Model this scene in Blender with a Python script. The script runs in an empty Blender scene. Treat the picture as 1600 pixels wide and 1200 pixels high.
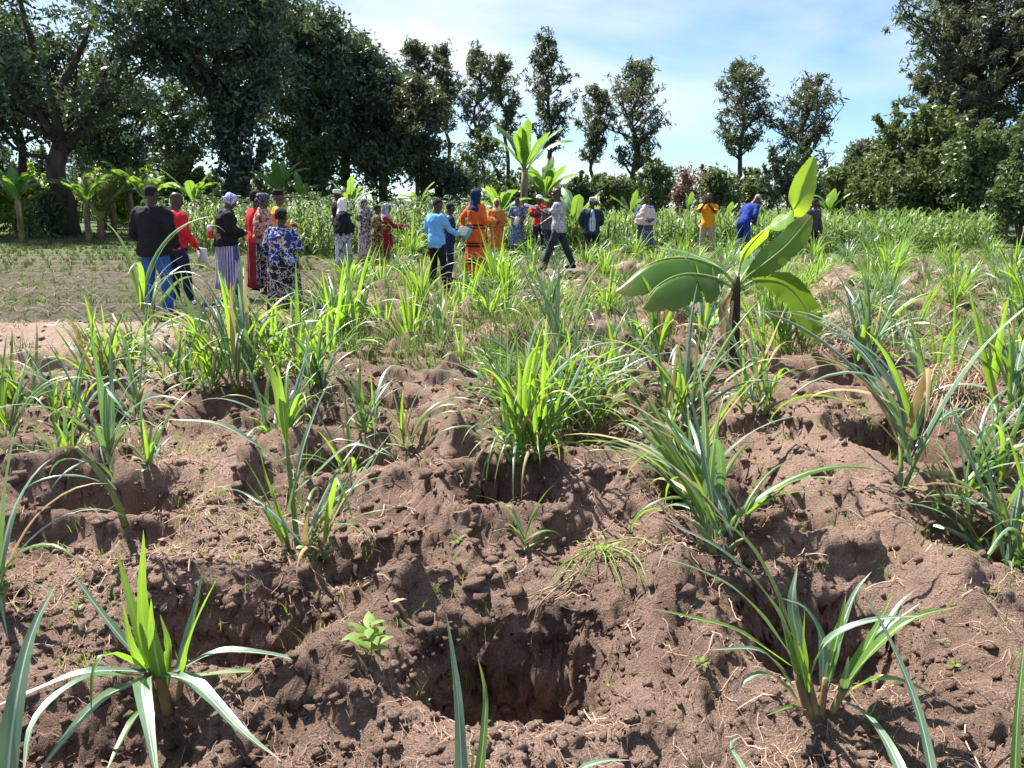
import bpy, math, random
import numpy as np
from mathutils import Vector, Matrix

# ------------------------------------------------------------------ camera, sky, sun, exposure
scene = bpy.context.scene
COL = scene.collection
CAM_H = 1.45
PITCH = math.radians(13.1)
FPX = 1203.0                      # focal length in pixels of a 1600 px wide picture
cam_data = bpy.data.cameras.new('camera')
cam_data.sensor_width = 36.0
cam_data.lens = FPX / 1600.0 * 36.0
cam_data.clip_start = 0.05
cam_data.clip_end = 3000.0
cam = bpy.data.objects.new('camera', cam_data)
COL.objects.link(cam)
cam.location = (0, 0, CAM_H)
cam.rotation_euler = (math.pi / 2 - PITCH, 0, 0)
scene.camera = cam

SUN_EL = math.radians(57.0)
SUN_AZ = math.radians(-46.0)      # left of straight ahead
sun_dir = Vector((math.sin(SUN_AZ) * math.cos(SUN_EL), math.cos(SUN_AZ) * math.cos(SUN_EL), math.sin(SUN_EL)))

world = bpy.data.worlds.new('World')
scene.world = world
world.use_nodes = True
wn, wl = world.node_tree.nodes, world.node_tree.links
wn.clear()
w_out = wn.new('ShaderNodeOutputWorld')
w_bg = wn.new('ShaderNodeBackground')
w_bg.inputs['Strength'].default_value = 0.058
sky = wn.new('ShaderNodeTexSky')
sky.sky_type = 'NISHITA'
sky.sun_disc = False
sky.sun_elevation = SUN_EL
sky.sun_rotation = SUN_AZ
sky.altitude = 900.0
sky.air_density = 1.0
sky.dust_density = 0.6
sky.ozone_density = 1.6
w_tc = wn.new('ShaderNodeTexCoord')
w_map = wn.new('ShaderNodeMapping')
w_map.inputs['Scale'].default_value = (1.0, 1.0, 3.2)
w_map.inputs['Rotation'].default_value = (0.0, 0.25, 0.3)
w_noise = wn.new('ShaderNodeTexNoise')
w_noise.inputs['Scale'].default_value = 1.9
w_noise.inputs['Detail'].default_value = 7.0
w_noise.inputs['Roughness'].default_value = 0.52
w_noise.inputs['Distortion'].default_value = 0.35
w_ramp = wn.new('ShaderNodeValToRGB')
w_ramp.color_ramp.elements[0].position = 0.43
w_ramp.color_ramp.elements[0].color = (0, 0, 0, 1)
w_ramp.color_ramp.elements[1].position = 0.66
w_ramp.color_ramp.elements[1].color = (0.85, 0.85, 0.85, 1)
w_mix = wn.new('ShaderNodeMixRGB')
w_mix.inputs['Color2'].default_value = (6.6, 7.0, 7.4, 1)
wl.new(w_tc.outputs['Generated'], w_map.inputs['Vector'])
wl.new(w_map.outputs['Vector'], w_noise.inputs['Vector'])
wl.new(w_noise.outputs['Fac'], w_ramp.inputs['Fac'])
wl.new(w_ramp.outputs['Color'], w_mix.inputs['Fac'])
w_tint = wn.new('ShaderNodeMixRGB')
w_tint.blend_type = 'MULTIPLY'
w_tint.inputs['Fac'].default_value = 1.0
w_tint.inputs['Color2'].default_value = (0.80, 0.98, 1.14, 1)
wl.new(sky.outputs['Color'], w_tint.inputs['Color1'])
wl.new(w_tint.outputs['Color'], w_mix.inputs['Color1'])
wl.new(w_mix.outputs['Color'], w_bg.inputs['Color'])
wl.new(w_bg.outputs['Background'], w_out.inputs['Surface'])

sun_data = bpy.data.lights.new('sun', 'SUN')
sun_data.energy = 5.0
sun_data.angle = math.radians(0.6)
sun_data.color = (1.0, 0.95, 0.87)
sun = bpy.data.objects.new('sun', sun_data)
COL.objects.link(sun)
sun.rotation_euler = (-sun_dir).to_track_quat('-Z', 'Y').to_euler()
sun.location = (-15, 30, 40)

scene.view_settings.view_transform = 'Standard'
scene.view_settings.look = 'None'
scene.view_settings.gamma = 1.0
scene.view_settings.use_curve_mapping = False
scene.view_settings.exposure = 1.52
scene.render.engine = 'CYCLES'
scene.cycles.max_bounces = 5
scene.cycles.diffuse_bounces = 3
scene.cycles.glossy_bounces = 2
scene.cycles.transmission_bounces = 3
scene.cycles.transparent_max_bounces = 4
scene.cycles.use_denoising = True
scene.cycles.sample_clamp_indirect = 6.0
scene.cycles.use_adaptive_sampling = True
scene.cycles.adaptive_threshold = 0.02

# ------------------------------------------------------------------ helpers
rng = np.random.default_rng(7)
R = random.Random(11)
SP, CP = math.sin(PITCH), math.cos(PITCH)


def ray(px, py):
    """direction of the sight line through a point of the 1600 x 1200 photograph"""
    a, b = (px - 800.0) / FPX, (600.0 - py) / FPX
    return Vector((a, b * SP + CP, b * CP - SP))


def P(px, py, Y):
    """point on that sight line at the distance Y"""
    d = ray(px, py)
    return Vector((0, 0, CAM_H)) + d * (Y / d.y)


def G(px, py, z=0.0):
    """point on that sight line at the height z"""
    d = ray(px, py)
    return Vector((0, 0, CAM_H)) + d * ((z - CAM_H) / d.z)


def vnoise(x, y, seed=0):
    x = np.asarray(x, dtype=np.float64); y = np.asarray(y, dtype=np.float64)
    xi = np.floor(x).astype(np.int64); yi = np.floor(y).astype(np.int64)
    fx = x - xi; fy = y - yi
    fx = fx * fx * (3 - 2 * fx); fy = fy * fy * (3 - 2 * fy)

    def hh(i, j):
        h = (i * 374761393 + j * 668265263 + seed * 974711 + 12345) & 0xffffffff
        h = ((h ^ (h >> 13)) * 1274126177) & 0xffffffff
        h = ((h ^ (h >> 15)) * 2246822519) & 0xffffffff
        return ((h ^ (h >> 16)) & 0xffffff) / float(0xffffff)
    a = hh(xi, yi); b = hh(xi + 1, yi); c = hh(xi, yi + 1); d = hh(xi + 1, yi + 1)
    return (a * (1 - fx) + b * fx) * (1 - fy) + (c * (1 - fx) + d * fx) * fy - 0.5


def fbm(x, y, octaves=4, seed=0, gain=0.5):
    s = 0; a = 1.0; f = 1.0
    for o in range(octaves):
        s = s + a * vnoise(x * f + 17.3 * o, y * f - 9.1 * o, seed + o)
        a *= gain; f *= 2.03
    return s


def mesh_np(name, V, F, uv=None, midx=None, smooth=True):
    """V (n,3); F an (m,3) or (m,4) array or a list of such arrays"""
    if not isinstance(F, (list, tuple)):
        F = [F]
    F = [np.asarray(f, dtype=np.int32) for f in F if len(f)]
    me = bpy.data.meshes.new(name)
    V = np.asarray(V, dtype=np.float32)
    loops = np.concatenate([f.ravel() for f in F])
    tot = np.concatenate([np.full(len(f), f.shape[1], dtype=np.int32) for f in F])
    start = np.concatenate([[0], np.cumsum(tot)[:-1]]).astype(np.int32)
    me.vertices.add(len(V)); me.vertices.foreach_set('co', V.ravel())
    me.loops.add(len(loops)); me.loops.foreach_set('vertex_index', loops)
    me.polygons.add(len(tot)); me.polygons.foreach_set('loop_start', start)
    me.polygons.foreach_set('loop_total', tot)
    if uv is not None:
        layer = me.uv_layers.new(name='UVMap')
        layer.data.foreach_set('uv', np.asarray(uv, dtype=np.float32)[loops].ravel())
    if midx is not None:
        me.polygons.foreach_set('material_index', np.asarray(midx, dtype=np.int32))
    if smooth:
        me.polygons.foreach_set('use_smooth', np.ones(len(tot), dtype=bool))
    me.update(calc_edges=True)
    me.validate()
    return me


class Geo:
    """collects pieces of one mesh"""
    def __init__(self):
        self.V = []; self.Q = []; self.T = []; self.U = []; self.n = 0; self.mq = []; self.mt = []

    def add(self, V, Q=None, T=None, U=None, m=0):
        V = np.asarray(V, dtype=np.float64)
        self.V.append(V)
        if Q is not None and len(Q):
            self.Q.append(np.asarray(Q) + self.n); self.mq.append(np.full(len(Q), m))
        if T is not None and len(T):
            self.T.append(np.asarray(T) + self.n); self.mt.append(np.full(len(T), m))
        self.U.append(np.zeros((len(V), 2)) if U is None else np.asarray(U))
        self.n += len(V)

    def mesh(self, name, smooth=True):
        F = []; mi = []
        if self.Q:
            F.append(np.concatenate(self.Q)); mi += self.mq
        if self.T:
            F.append(np.concatenate(self.T)); mi += self.mt
        return mesh_np(name, np.concatenate(self.V), F, np.concatenate(self.U), np.concatenate(mi), smooth)


def link(name, me, mats=None, parent=None):
    o = bpy.data.objects.new(name, me)
    COL.objects.link(o)
    if mats is not None and me is not None and len(me.materials) == 0:
        for m in (mats if isinstance(mats, (list, tuple)) else [mats]):
            me.materials.append(m)
    if parent is not None:
        o.parent = parent
    return o


def tag(o, label=None, cat=None, group=None, kind=None):
    if label: o['label'] = label
    if cat: o['category'] = cat
    if group: o['group'] = group
    if kind: o['kind'] = kind
    return o


def thing(name, loc, label, cat, group=None, rz=0.0):
    o = bpy.data.objects.new(name, None)
    o.empty_display_size = 0.2
    COL.objects.link(o)
    o.location = loc
    o.rotation_euler = (0, 0, rz)
    return tag(o, label, cat, group)


def resample(pts, n):
    """smooth curve (Catmull-Rom) through pts, n points"""
    pts = np.asarray([tuple(p) for p in pts], dtype=np.float64)
    m = len(pts)
    if m == 2:
        t = np.linspace(0, 1, n)[:, None]
        return pts[0] * (1 - t) + pts[1] * t
    ext = np.vstack([2 * pts[0] - pts[1], pts, 2 * pts[-1] - pts[-2]])
    d = np.concatenate([[0], np.cumsum(np.linalg.norm(np.diff(pts, axis=0), axis=1))])
    s = np.linspace(0, d[-1], n)
    out = []
    for v in s:
        i = min(max(int(np.searchsorted(d, v, side='right')) - 1, 0), m - 2)
        t = (v - d[i]) / max(d[i + 1] - d[i], 1e-9)
        p0, p1, p2, p3 = ext[i], ext[i + 1], ext[i + 2], ext[i + 3]
        out.append(0.5 * ((2 * p1) + (-p0 + p2) * t + (2 * p0 - 5 * p1 + 4 * p2 - p3) * t * t + (-p0 + 3 * p1 - 3 * p2 + p3) * t ** 3))
    return np.array(out)


def tangents(p):
    t = np.gradient(p, axis=0)
    return t / np.maximum(np.linalg.norm(t, axis=1, keepdims=True), 1e-9)


def tube(path, rad, sides=7, cap=True, squash=1.0):
    path = np.asarray([tuple(p) for p in path], dtype=np.float64); n = len(path)
    rad = np.broadcast_to(np.asarray(rad, dtype=np.float64), (n,))
    t = tangents(path)
    ref = np.array([0.0, 1.0, 0.0]) if abs(t[0][1]) < 0.8 else np.array([1.0, 0.0, 0.0])
    u = np.cross(t, ref); u /= np.maximum(np.linalg.norm(u, axis=1, keepdims=True), 1e-9)
    v = np.cross(t, u)
    a = np.linspace(0, 2 * math.pi, sides, endpoint=False)
    ring = u[:, None, :] * np.cos(a)[None, :, None] + v[:, None, :] * (np.sin(a) * squash)[None, :, None]
    V = (path[:, None, :] + ring * rad[:, None, None]).reshape(-1, 3)
    i = np.arange(n - 1)[:, None] * sides; j = np.arange(sides)[None, :]; k = (j + 1) % sides
    Q = np.stack([i + j, i + k, i + sides + k, i + sides + j], axis=-1).reshape(-1, 4)
    U = np.stack([np.tile(a / (2 * math.pi), n), np.repeat(np.linspace(0, 1, n), sides)], axis=1)
    T = None
    if cap:
        V = np.vstack([V, path[0], path[-1]])
        U = np.vstack([U, [0, 0], [0, 1]])
        jj = np.arange(sides); kk = (jj + 1) % sides; b = n * sides
        T = np.vstack([np.stack([np.full(sides, b), kk, jj], 1),
                       np.stack([np.full(sides, b + 1), (n - 1) * sides + jj, (n - 1) * sides + kk], 1)])
    return V, Q, T, U


def strip(path, width, fold=0.25, side=None, twist=None, cols=3, wave=0.0, seed=0):
    """a leaf blade along a path: cols points across, folded along its midrib"""
    path = np.asarray(path, dtype=np.float64); n = len(path)
    t = tangents(path)
    if side is None:
        up = np.array([0, 0, 1.0])
        sd = np.cross(t, up)
        ln = np.linalg.norm(sd, axis=1, keepdims=True)
        good = ln[:, 0] > 0.15
        if good.any():
            fallback = sd[np.argmax(ln[:, 0])] / ln.max()
        else:
            fallback = np.array([1.0, 0, 0])
        sd = np.where(ln > 0.15, sd / np.maximum(ln, 1e-9), fallback)
        for q in range(1, n):
            if np.dot(sd[q], sd[q - 1]) < 0:
                sd[q] = -sd[q]
    else:
        sd = np.tile(np.asarray(side, dtype=np.float64), (n, 1))
        sd = sd - t * np.sum(sd * t, axis=1, keepdims=True)
        sd /= np.maximum(np.linalg.norm(sd, axis=1, keepdims=True), 1e-9)
    nm = np.cross(sd, t)
    if twist is not None:
        tw = np.asarray(twist)[:, None]
        sd, nm = sd * np.cos(tw) + nm * np.sin(tw), nm * np.cos(tw) - sd * np.sin(tw)
    width = np.asarray(width)
    c = np.linspace(-1, 1, cols)
    V = path[:, None, :] + sd[:, None, :] * (c[None, :, None] * width[:, None, None] * 0.5) \
        + nm[:, None, :] * (np.abs(c)[None, :, None] * width[:, None, None] * 0.5 * fold)
    if wave:
        rr = np.random.default_rng(seed)
        ph = rr.uniform(0, 6, 2)
        s = np.linspace(0, 1, n)
        wv = np.sin(s[:, None] * 17 + ph[0] + c[None, :] * 0.9) * np.abs(c)[None, :] * wave * width[:, None]
        V = V + nm[:, None, :] * wv[:, :, None]
    V = V.reshape(-1, 3)
    i = np.arange(n - 1)[:, None] * cols; j = np.arange(cols - 1)[None, :]
    Q = np.stack([i + j, i + j + 1, i + cols + j + 1, i + cols + j], axis=-1).reshape(-1, 4)
    U = np.stack([np.tile((c + 1) / 2, n), np.repeat(np.linspace(0, 1, n), cols)], axis=1)
    return V, Q, U


# ------------------------------------------------------------------ materials
def new_mat(name):
    m = bpy.data.materials.new(name)
    m.use_nodes = True
    nt = m.node_tree
    nt.nodes.clear()
    out = nt.nodes.new('ShaderNodeOutputMaterial')
    return m, nt.nodes, nt.links, out


def n_noise(N, L, vec, scale, detail=4.0, rough=0.55, dist=0.0):
    n = N.new('ShaderNodeTexNoise')
    n.inputs['Scale'].default_value = scale
    n.inputs['Detail'].default_value = detail
    n.inputs['Roughness'].default_value = rough
    n.inputs['Distortion'].default_value = dist
    if vec is not None:
        L.new(vec, n.inputs['Vector'])
    return n


def n_ramp(N, L, fac, stops):
    r = N.new('ShaderNodeValToRGB')
    e = r.color_ramp.elements
    while len(e) < len(stops):
        e.new(0.5)
    for k, (p, c) in enumerate(stops):
        e[k].position = p
        e[k].color = (c[0], c[1], c[2], 1)
    if fac is not None:
        L.new(fac, r.inputs['Fac'])
    return r


def n_mix(N, L, fac, a, b, mode='MIX'):
    m = N.new('ShaderNodeMixRGB')
    m.blend_type = mode
    for sock, v in ((m.inputs['Fac'], fac), (m.inputs['Color1'], a), (m.inputs['Color2'], b)):
        if isinstance(v, (int, float)):
            sock.default_value = v
        elif isinstance(v, tuple):
            sock.default_value = (v[0], v[1], v[2], 1)
        else:
            L.new(v, sock)
    return m.outputs['Color']


def leaf_mat(name, c1, c2, trans, tfac=0.42, rough=0.38, rib=None, ribw=0.07, vscale=9.0, tip=None, spec=0.5, objvar=0.35, veins=0.0):
    """a blade: diffuse and glossy top, light coming through, paler midrib"""
    m, N, L, out = new_mat(name)
    tc = N.new('ShaderNodeTexCoord')
    oi = N.new('ShaderNodeObjectInfo')
    nz = n_noise(N, L, tc.outputs['Object'], vscale, 3)
    add = N.new('ShaderNodeMath'); add.operation = 'MULTIPLY_ADD'
    L.new(oi.outputs['Random'], add.inputs[0]); add.inputs[1].default_value = objvar
    L.new(nz.outputs['Fac'], add.inputs[2])
    sub = N.new('ShaderNodeMath'); sub.operation = 'SUBTRACT'; L.new(add.outputs[0], sub.inputs[0]); sub.inputs[1].default_value = objvar * 0.5
    col = n_ramp(N, L, sub.outputs[0], [(0.32, c1), (0.68, c2)]).outputs['Color']
    tcol = n_ramp(N, L, sub.outputs[0], [(0.3, tuple(v * 0.75 for v in trans)), (0.7, trans)]).outputs['Color']
    sep = N.new('ShaderNodeSeparateXYZ'); L.new(tc.outputs['UV'], sep.inputs[0])
    if veins:
        wv = N.new('ShaderNodeTexWave'); wv.inputs['Scale'].default_value = veins
        wv.bands_direction = 'Y'; wv.inputs['Distortion'].default_value = 0.6
        L.new(tc.outputs['UV'], wv.inputs['Vector'])
        f = N.new('ShaderNodeMath'); f.operation = 'MULTIPLY'; L.new(wv.outputs['Fac'], f.inputs[0]); f.inputs[1].default_value = 0.38
        col = n_mix(N, L, f.outputs[0], col, tuple(min(1, v * 1.7) for v in c2))
    if tip:
        r = n_ramp(N, L, sep.outputs['Y'], [(0.84, (0, 0, 0)), (1.0, (1, 1, 1))])
        col = n_mix(N, L, r.outputs['Color'], col, tip)
    if rib:
        a = N.new('ShaderNodeMath'); a.operation = 'SUBTRACT'; L.new(sep.outputs['X'], a.inputs[0]); a.inputs[1].default_value = 0.5
        b = N.new('ShaderNodeMath'); b.operation = 'ABSOLUTE'; L.new(a.outputs[0], b.inputs[0])
        r = n_ramp(N, L, b.outputs[0], [(ribw * 0.6, (1, 1, 1)), (ribw * 1.3, (0, 0, 0))])
        col = n_mix(N, L, r.outputs['Color'], col, rib)
    bs = N.new('ShaderNodeBsdfPrincipled')
    L.new(col, bs.inputs['Base Color'])
    bs.inputs['Roughness'].default_value = rough
    bs.inputs['Specular IOR Level'].default_value = spec
    tr = N.new('ShaderNodeBsdfTranslucent')
    L.new(tcol, tr.inputs['Color'])
    mx = N.new('ShaderNodeMixShader'); mx.inputs['Fac'].default_value = tfac
    L.new(bs.outputs[0], mx.inputs[1]); L.new(tr.outputs[0], mx.inputs[2])
    L.new(mx.outputs[0], out.inputs['Surface'])
    return m


def plain_mat(name, c1, c2=None, rough=0.8, scale=6.0, bump=0.0, bscale=40.0, spec=0.3, stretch=None, detail=5, p=(0.35, 0.65)):
    m, N, L, out = new_mat(name)
    tc = N.new('ShaderNodeTexCoord')
    vec = tc.outputs['Object']
    if stretch:
        mp = N.new('ShaderNodeMapping'); mp.inputs['Scale'].default_value = stretch
        L.new(vec, mp.inputs['Vector']); vec = mp.outputs['Vector']
    bs = N.new('ShaderNodeBsdfPrincipled')
    bs.inputs['Roughness'].default_value = rough
    bs.inputs['Specular IOR Level'].default_value = spec
    nz = n_noise(N, L, vec, scale, detail)
    L.new(n_ramp(N, L, nz.outputs['Fac'], [(p[0], c1), (p[1], c2 or c1)]).outputs['Color'], bs.inputs['Base Color'])
    if bump:
        b2 = n_noise(N, L, vec, bscale, 4)
        bp = N.new('ShaderNodeBump'); bp.inputs['Strength'].default_value = bump
        bp.inputs['Distance'].default_value = 0.02
        L.new(b2.outputs['Fac'], bp.inputs['Height']); L.new(bp.outputs[0], bs.inputs['Normal'])
    L.new(bs.outputs[0], out.inputs['Surface'])
    return m


M = {}
M['grass_leaf'] = leaf_mat('grass_leaf', (0.06, 0.135, 0.025), (0.12, 0.22, 0.045), (0.34, 0.58, 0.035), 0.44, 0.38, (0.42, 0.52, 0.32), 0.05, 5.0, spec=0.75, tip=(0.30, 0.27, 0.12))
M['grass_leaf_sheen'] = leaf_mat('grass_leaf_sheen', (0.09, 0.16, 0.095), (0.16, 0.25, 0.155), (0.18, 0.36, 0.06), 0.26, 0.34, (0.5, 0.6, 0.45), 0.055, 5.0, spec=1.0, tip=(0.32, 0.30, 0.18))  # white sheen on the blades put into a paler, greyer leaf colour
M['grass_far'] = leaf_mat('grass_far', (0.085, 0.13, 0.05), (0.17, 0.21, 0.09), (0.24, 0.36, 0.07), 0.36, 0.4, None, 0.05, 2.0, tip=(0.2, 0.22, 0.09), spec=0.6)
M['dry_leaf'] = leaf_mat('dry_leaf', (0.30, 0.21, 0.10), (0.46, 0.36, 0.19), (0.42, 0.30, 0.12), 0.25, 0.6, None, spec=0.3)
M['grass_stem'] = plain_mat('grass_stem', (0.10, 0.17, 0.05), (0.22, 0.27, 0.10), 0.5, 12, stretch=(1, 1, 0.3))
M['stem_base'] = plain_mat('stem_base', (0.16, 0.07, 0.045), (0.24, 0.20, 0.09), 0.55, 14, stretch=(1, 1, 0.3))
M['banana_leaf'] = leaf_mat('banana_leaf', (0.038, 0.10, 0.018), (0.07, 0.15, 0.028), (0.30, 0.50, 0.025), 0.27, 0.42, (0.35, 0.5, 0.16), 0.025, 2.0, spec=0.4, veins=22.0, tip=(0.26, 0.20, 0.07))
M['banana_backlit'] = leaf_mat('banana_backlit', (0.11, 0.21, 0.03), (0.17, 0.28, 0.045), (0.42, 0.62, 0.03), 0.45, 0.4, (0.45, 0.55, 0.15), 0.025, 2.0, spec=0.4, veins=22.0)  # brighter copy of the banana leaf, light shining through put into its colour
M['banana_far'] = leaf_mat('banana_far', (0.06, 0.15, 0.045), (0.11, 0.23, 0.07), (0.28, 0.47, 0.05), 0.42, 0.42, (0.4, 0.5, 0.2), 0.03, 1.0, spec=0.5, tip=(0.26, 0.22, 0.08))
M['banana_stem'] = plain_mat('banana_stem', (0.022, 0.018, 0.012), (0.075, 0.065, 0.03), 0.6, 9, 0.5, 30, stretch=(1, 1, 0.25))
M['banana_petiole'] = plain_mat('banana_petiole', (0.20, 0.29, 0.07), (0.30, 0.37, 0.11), 0.45, 9)
M['banana_trunk'] = plain_mat('banana_trunk', (0.10, 0.075, 0.04), (0.24, 0.19, 0.10), 0.8, 5, 0.5, 20, stretch=(1, 1, 0.3))
M['bark'] = plain_mat('bark', (0.035, 0.028, 0.024), (0.10, 0.08, 0.065), 0.9, 4, 0.9, 14, stretch=(1, 1, 0.25))
M['bark_light'] = plain_mat('bark_light', (0.06, 0.05, 0.042), (0.15, 0.125, 0.10), 0.9, 4, 0.8, 14, stretch=(1, 1, 0.25))
M['mango_leaf'] = leaf_mat('mango_leaf', (0.030, 0.060, 0.042), (0.062, 0.10, 0.060), (0.13, 0.20, 0.05), 0.26, 0.36, spec=0.8, vscale=0.6)
M['wood_leaf'] = leaf_mat('wood_leaf', (0.034, 0.062, 0.044), (0.068, 0.105, 0.062), (0.13, 0.20, 0.055), 0.26, 0.36, spec=0.8, vscale=0.6)
M['silky_leaf'] = leaf_mat('silky_leaf', (0.06, 0.078, 0.055), (0.11, 0.13, 0.085), (0.17, 0.21, 0.07), 0.30, 0.45, spec=0.4, vscale=0.8)
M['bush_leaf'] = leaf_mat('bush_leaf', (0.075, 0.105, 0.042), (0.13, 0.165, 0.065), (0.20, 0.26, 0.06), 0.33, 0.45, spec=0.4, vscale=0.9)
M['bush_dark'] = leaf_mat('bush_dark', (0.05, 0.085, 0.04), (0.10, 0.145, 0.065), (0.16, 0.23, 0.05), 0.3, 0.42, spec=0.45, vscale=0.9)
M['bush_sunlit'] = leaf_mat('bush_sunlit', (0.10, 0.17, 0.03), (0.17, 0.26, 0.05), (0.42, 0.55, 0.05), 0.45, 0.45, spec=0.4, vscale=0.9)  # sunlight on the shrubs put into a brighter, yellower leaf colour
M['bush_red'] = leaf_mat('bush_red', (0.17, 0.10, 0.07), (0.29, 0.19, 0.14), (0.28, 0.16, 0.10), 0.28, 0.5, spec=0.3, vscale=0.9)
M['crop_leaf'] = leaf_mat('crop_leaf', (0.075, 0.145, 0.045), (0.13, 0.21, 0.07), (0.26, 0.40, 0.07), 0.40, 0.4, None, 0.05, 0.5, spec=0.5)
M['crop_pale'] = leaf_mat('crop_pale', (0.12, 0.18, 0.07), (0.20, 0.27, 0.12), (0.32, 0.45, 0.10), 0.42, 0.4, None, 0.05, 0.5, spec=0.6)
M['weed_leaf'] = leaf_mat('weed_leaf', (0.14, 0.22, 0.05), (0.22, 0.32, 0.08), (0.45, 0.6, 0.08), 0.4, 0.5, spec=0.3)
M['straw'] = plain_mat('straw', (0.32, 0.21, 0.14), (0.52, 0.38, 0.27), 0.75, 3, spec=0.25)
M['root'] = plain_mat('root', (0.22, 0.135, 0.10), (0.40, 0.275, 0.205), 0.8, 2, spec=0.2)
# ------------------------------------------------------------------ the ground: hand-dug planting pits between ridges of soil
# (centre px, py of the opening, half width, half length, depth), read on the ground plane
pits = []


def pit(px, py, rx, ry, depth, rot=0.0, power=3.0):
    g = G(px, py)
    k = 1.0 if g.y < 2.9 else 0.90
    pits.append((g.x, g.y, rx * k, ry * k, depth * (1.0 if g.y < 2.9 else 1.12), rot, power))


pit(815, 1042, 0.36, 0.32, 0.40, 0.05, 2.5)        # the empty pit in the foreground
pit(330, 990, 0.40, 0.24, 0.24, -0.08)             # behind and around the broad clump on the left
pit(1300, 1020, 0.33, 0.29, 0.24, 0.05)
pit(800, 812, 0.24, 0.25, 0.26)
pit(560, 735, 0.36, 0.33, 0.27, 0.1)
pit(170, 795, 0.42, 0.28, 0.20)
pit(30, 735, 0.40, 0.26, 0.22)
pit(1120, 800, 0.36, 0.36, 0.20)
pit(1400, 730, 0.38, 0.36, 0.32)
pit(1580, 880, 0.36, 0.34, 0.22)
pit(600, 640, 0.36, 0.32, 0.25)
pit(880, 690, 0.45, 0.35, 0.24)
pit(360, 645, 0.42, 0.36, 0.24)
pit(100, 632, 0.45, 0.34, 0.27)
pit(1060, 655, 0.42, 0.34, 0.24)
pit(300, 560, 0.42, 0.38, 0.24)
pit(90, 585, 0.5, 0.34, 0.30)
pit(1290, 605, 0.45, 0.36, 0.30)
pit(1240, 880, 0.2, 0.18, 0.06)
pit(590, 900, 0.22, 0.16, 0.10)
pit(100, 1190, 0.3, 0.2, 0.12)
hero_pits = len(pits)
_r = random.Random(5)
for j in range(16):
    yy = 6.4 + j * 1.02
    for i in range(-4, 13):
        xx = i * 1.12 + (0.5 if j % 2 else 0.0) + _r.uniform(-0.15, 0.15)
        y2 = yy + _r.uniform(-0.15, 0.15)
        if xx < -3.3 or abs(xx) > 0.75 * y2 + 1:
            continue
        if any((xx - p[0]) ** 2 + (y2 - p[1]) ** 2 < 0.75 for p in pits[:hero_pits]):
            continue
        pits.append((xx, y2, 0.32, 0.27, _r.uniform(0.22, 0.34), _r.uniform(-0.2, 0.2), 3.0))

mounds = []
for (px, py, r, h) in [(775, 555, 0.45, 0.20), (1062, 515, 0.5, 0.22), (1490, 705, 0.42, 0.20), (1290, 715, 0.62, 0.16), (1250, 780, 0.5, 0.12),
                       (745, 800, 0.5, 0.08), (600, 800, 0.4, 0.07), (570, 600, 0.5, 0.17), (690, 690, 0.5, 0.12), (1310, 560, 0.5, 0.16),
                       (640, 640, 0.4, 0.10), (1100, 960, 0.4, 0.10), (1500, 1000, 0.5, 0.06), (540, 1100, 0.28, 0.12),
                       (330, 900, 0.5, 0.07), (1000, 830, 0.5, 0.10), (905, 470, 0.7, 0.22), (400, 720, 0.4, 0.08)]:
    g = G(px, py)
    mounds.append((g.x, g.y, r, h))


def smooth(a, b, v):
    t = np.clip((v - a) / (b - a), 0, 1)
    return t * t * (3 - 2 * t)


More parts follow.
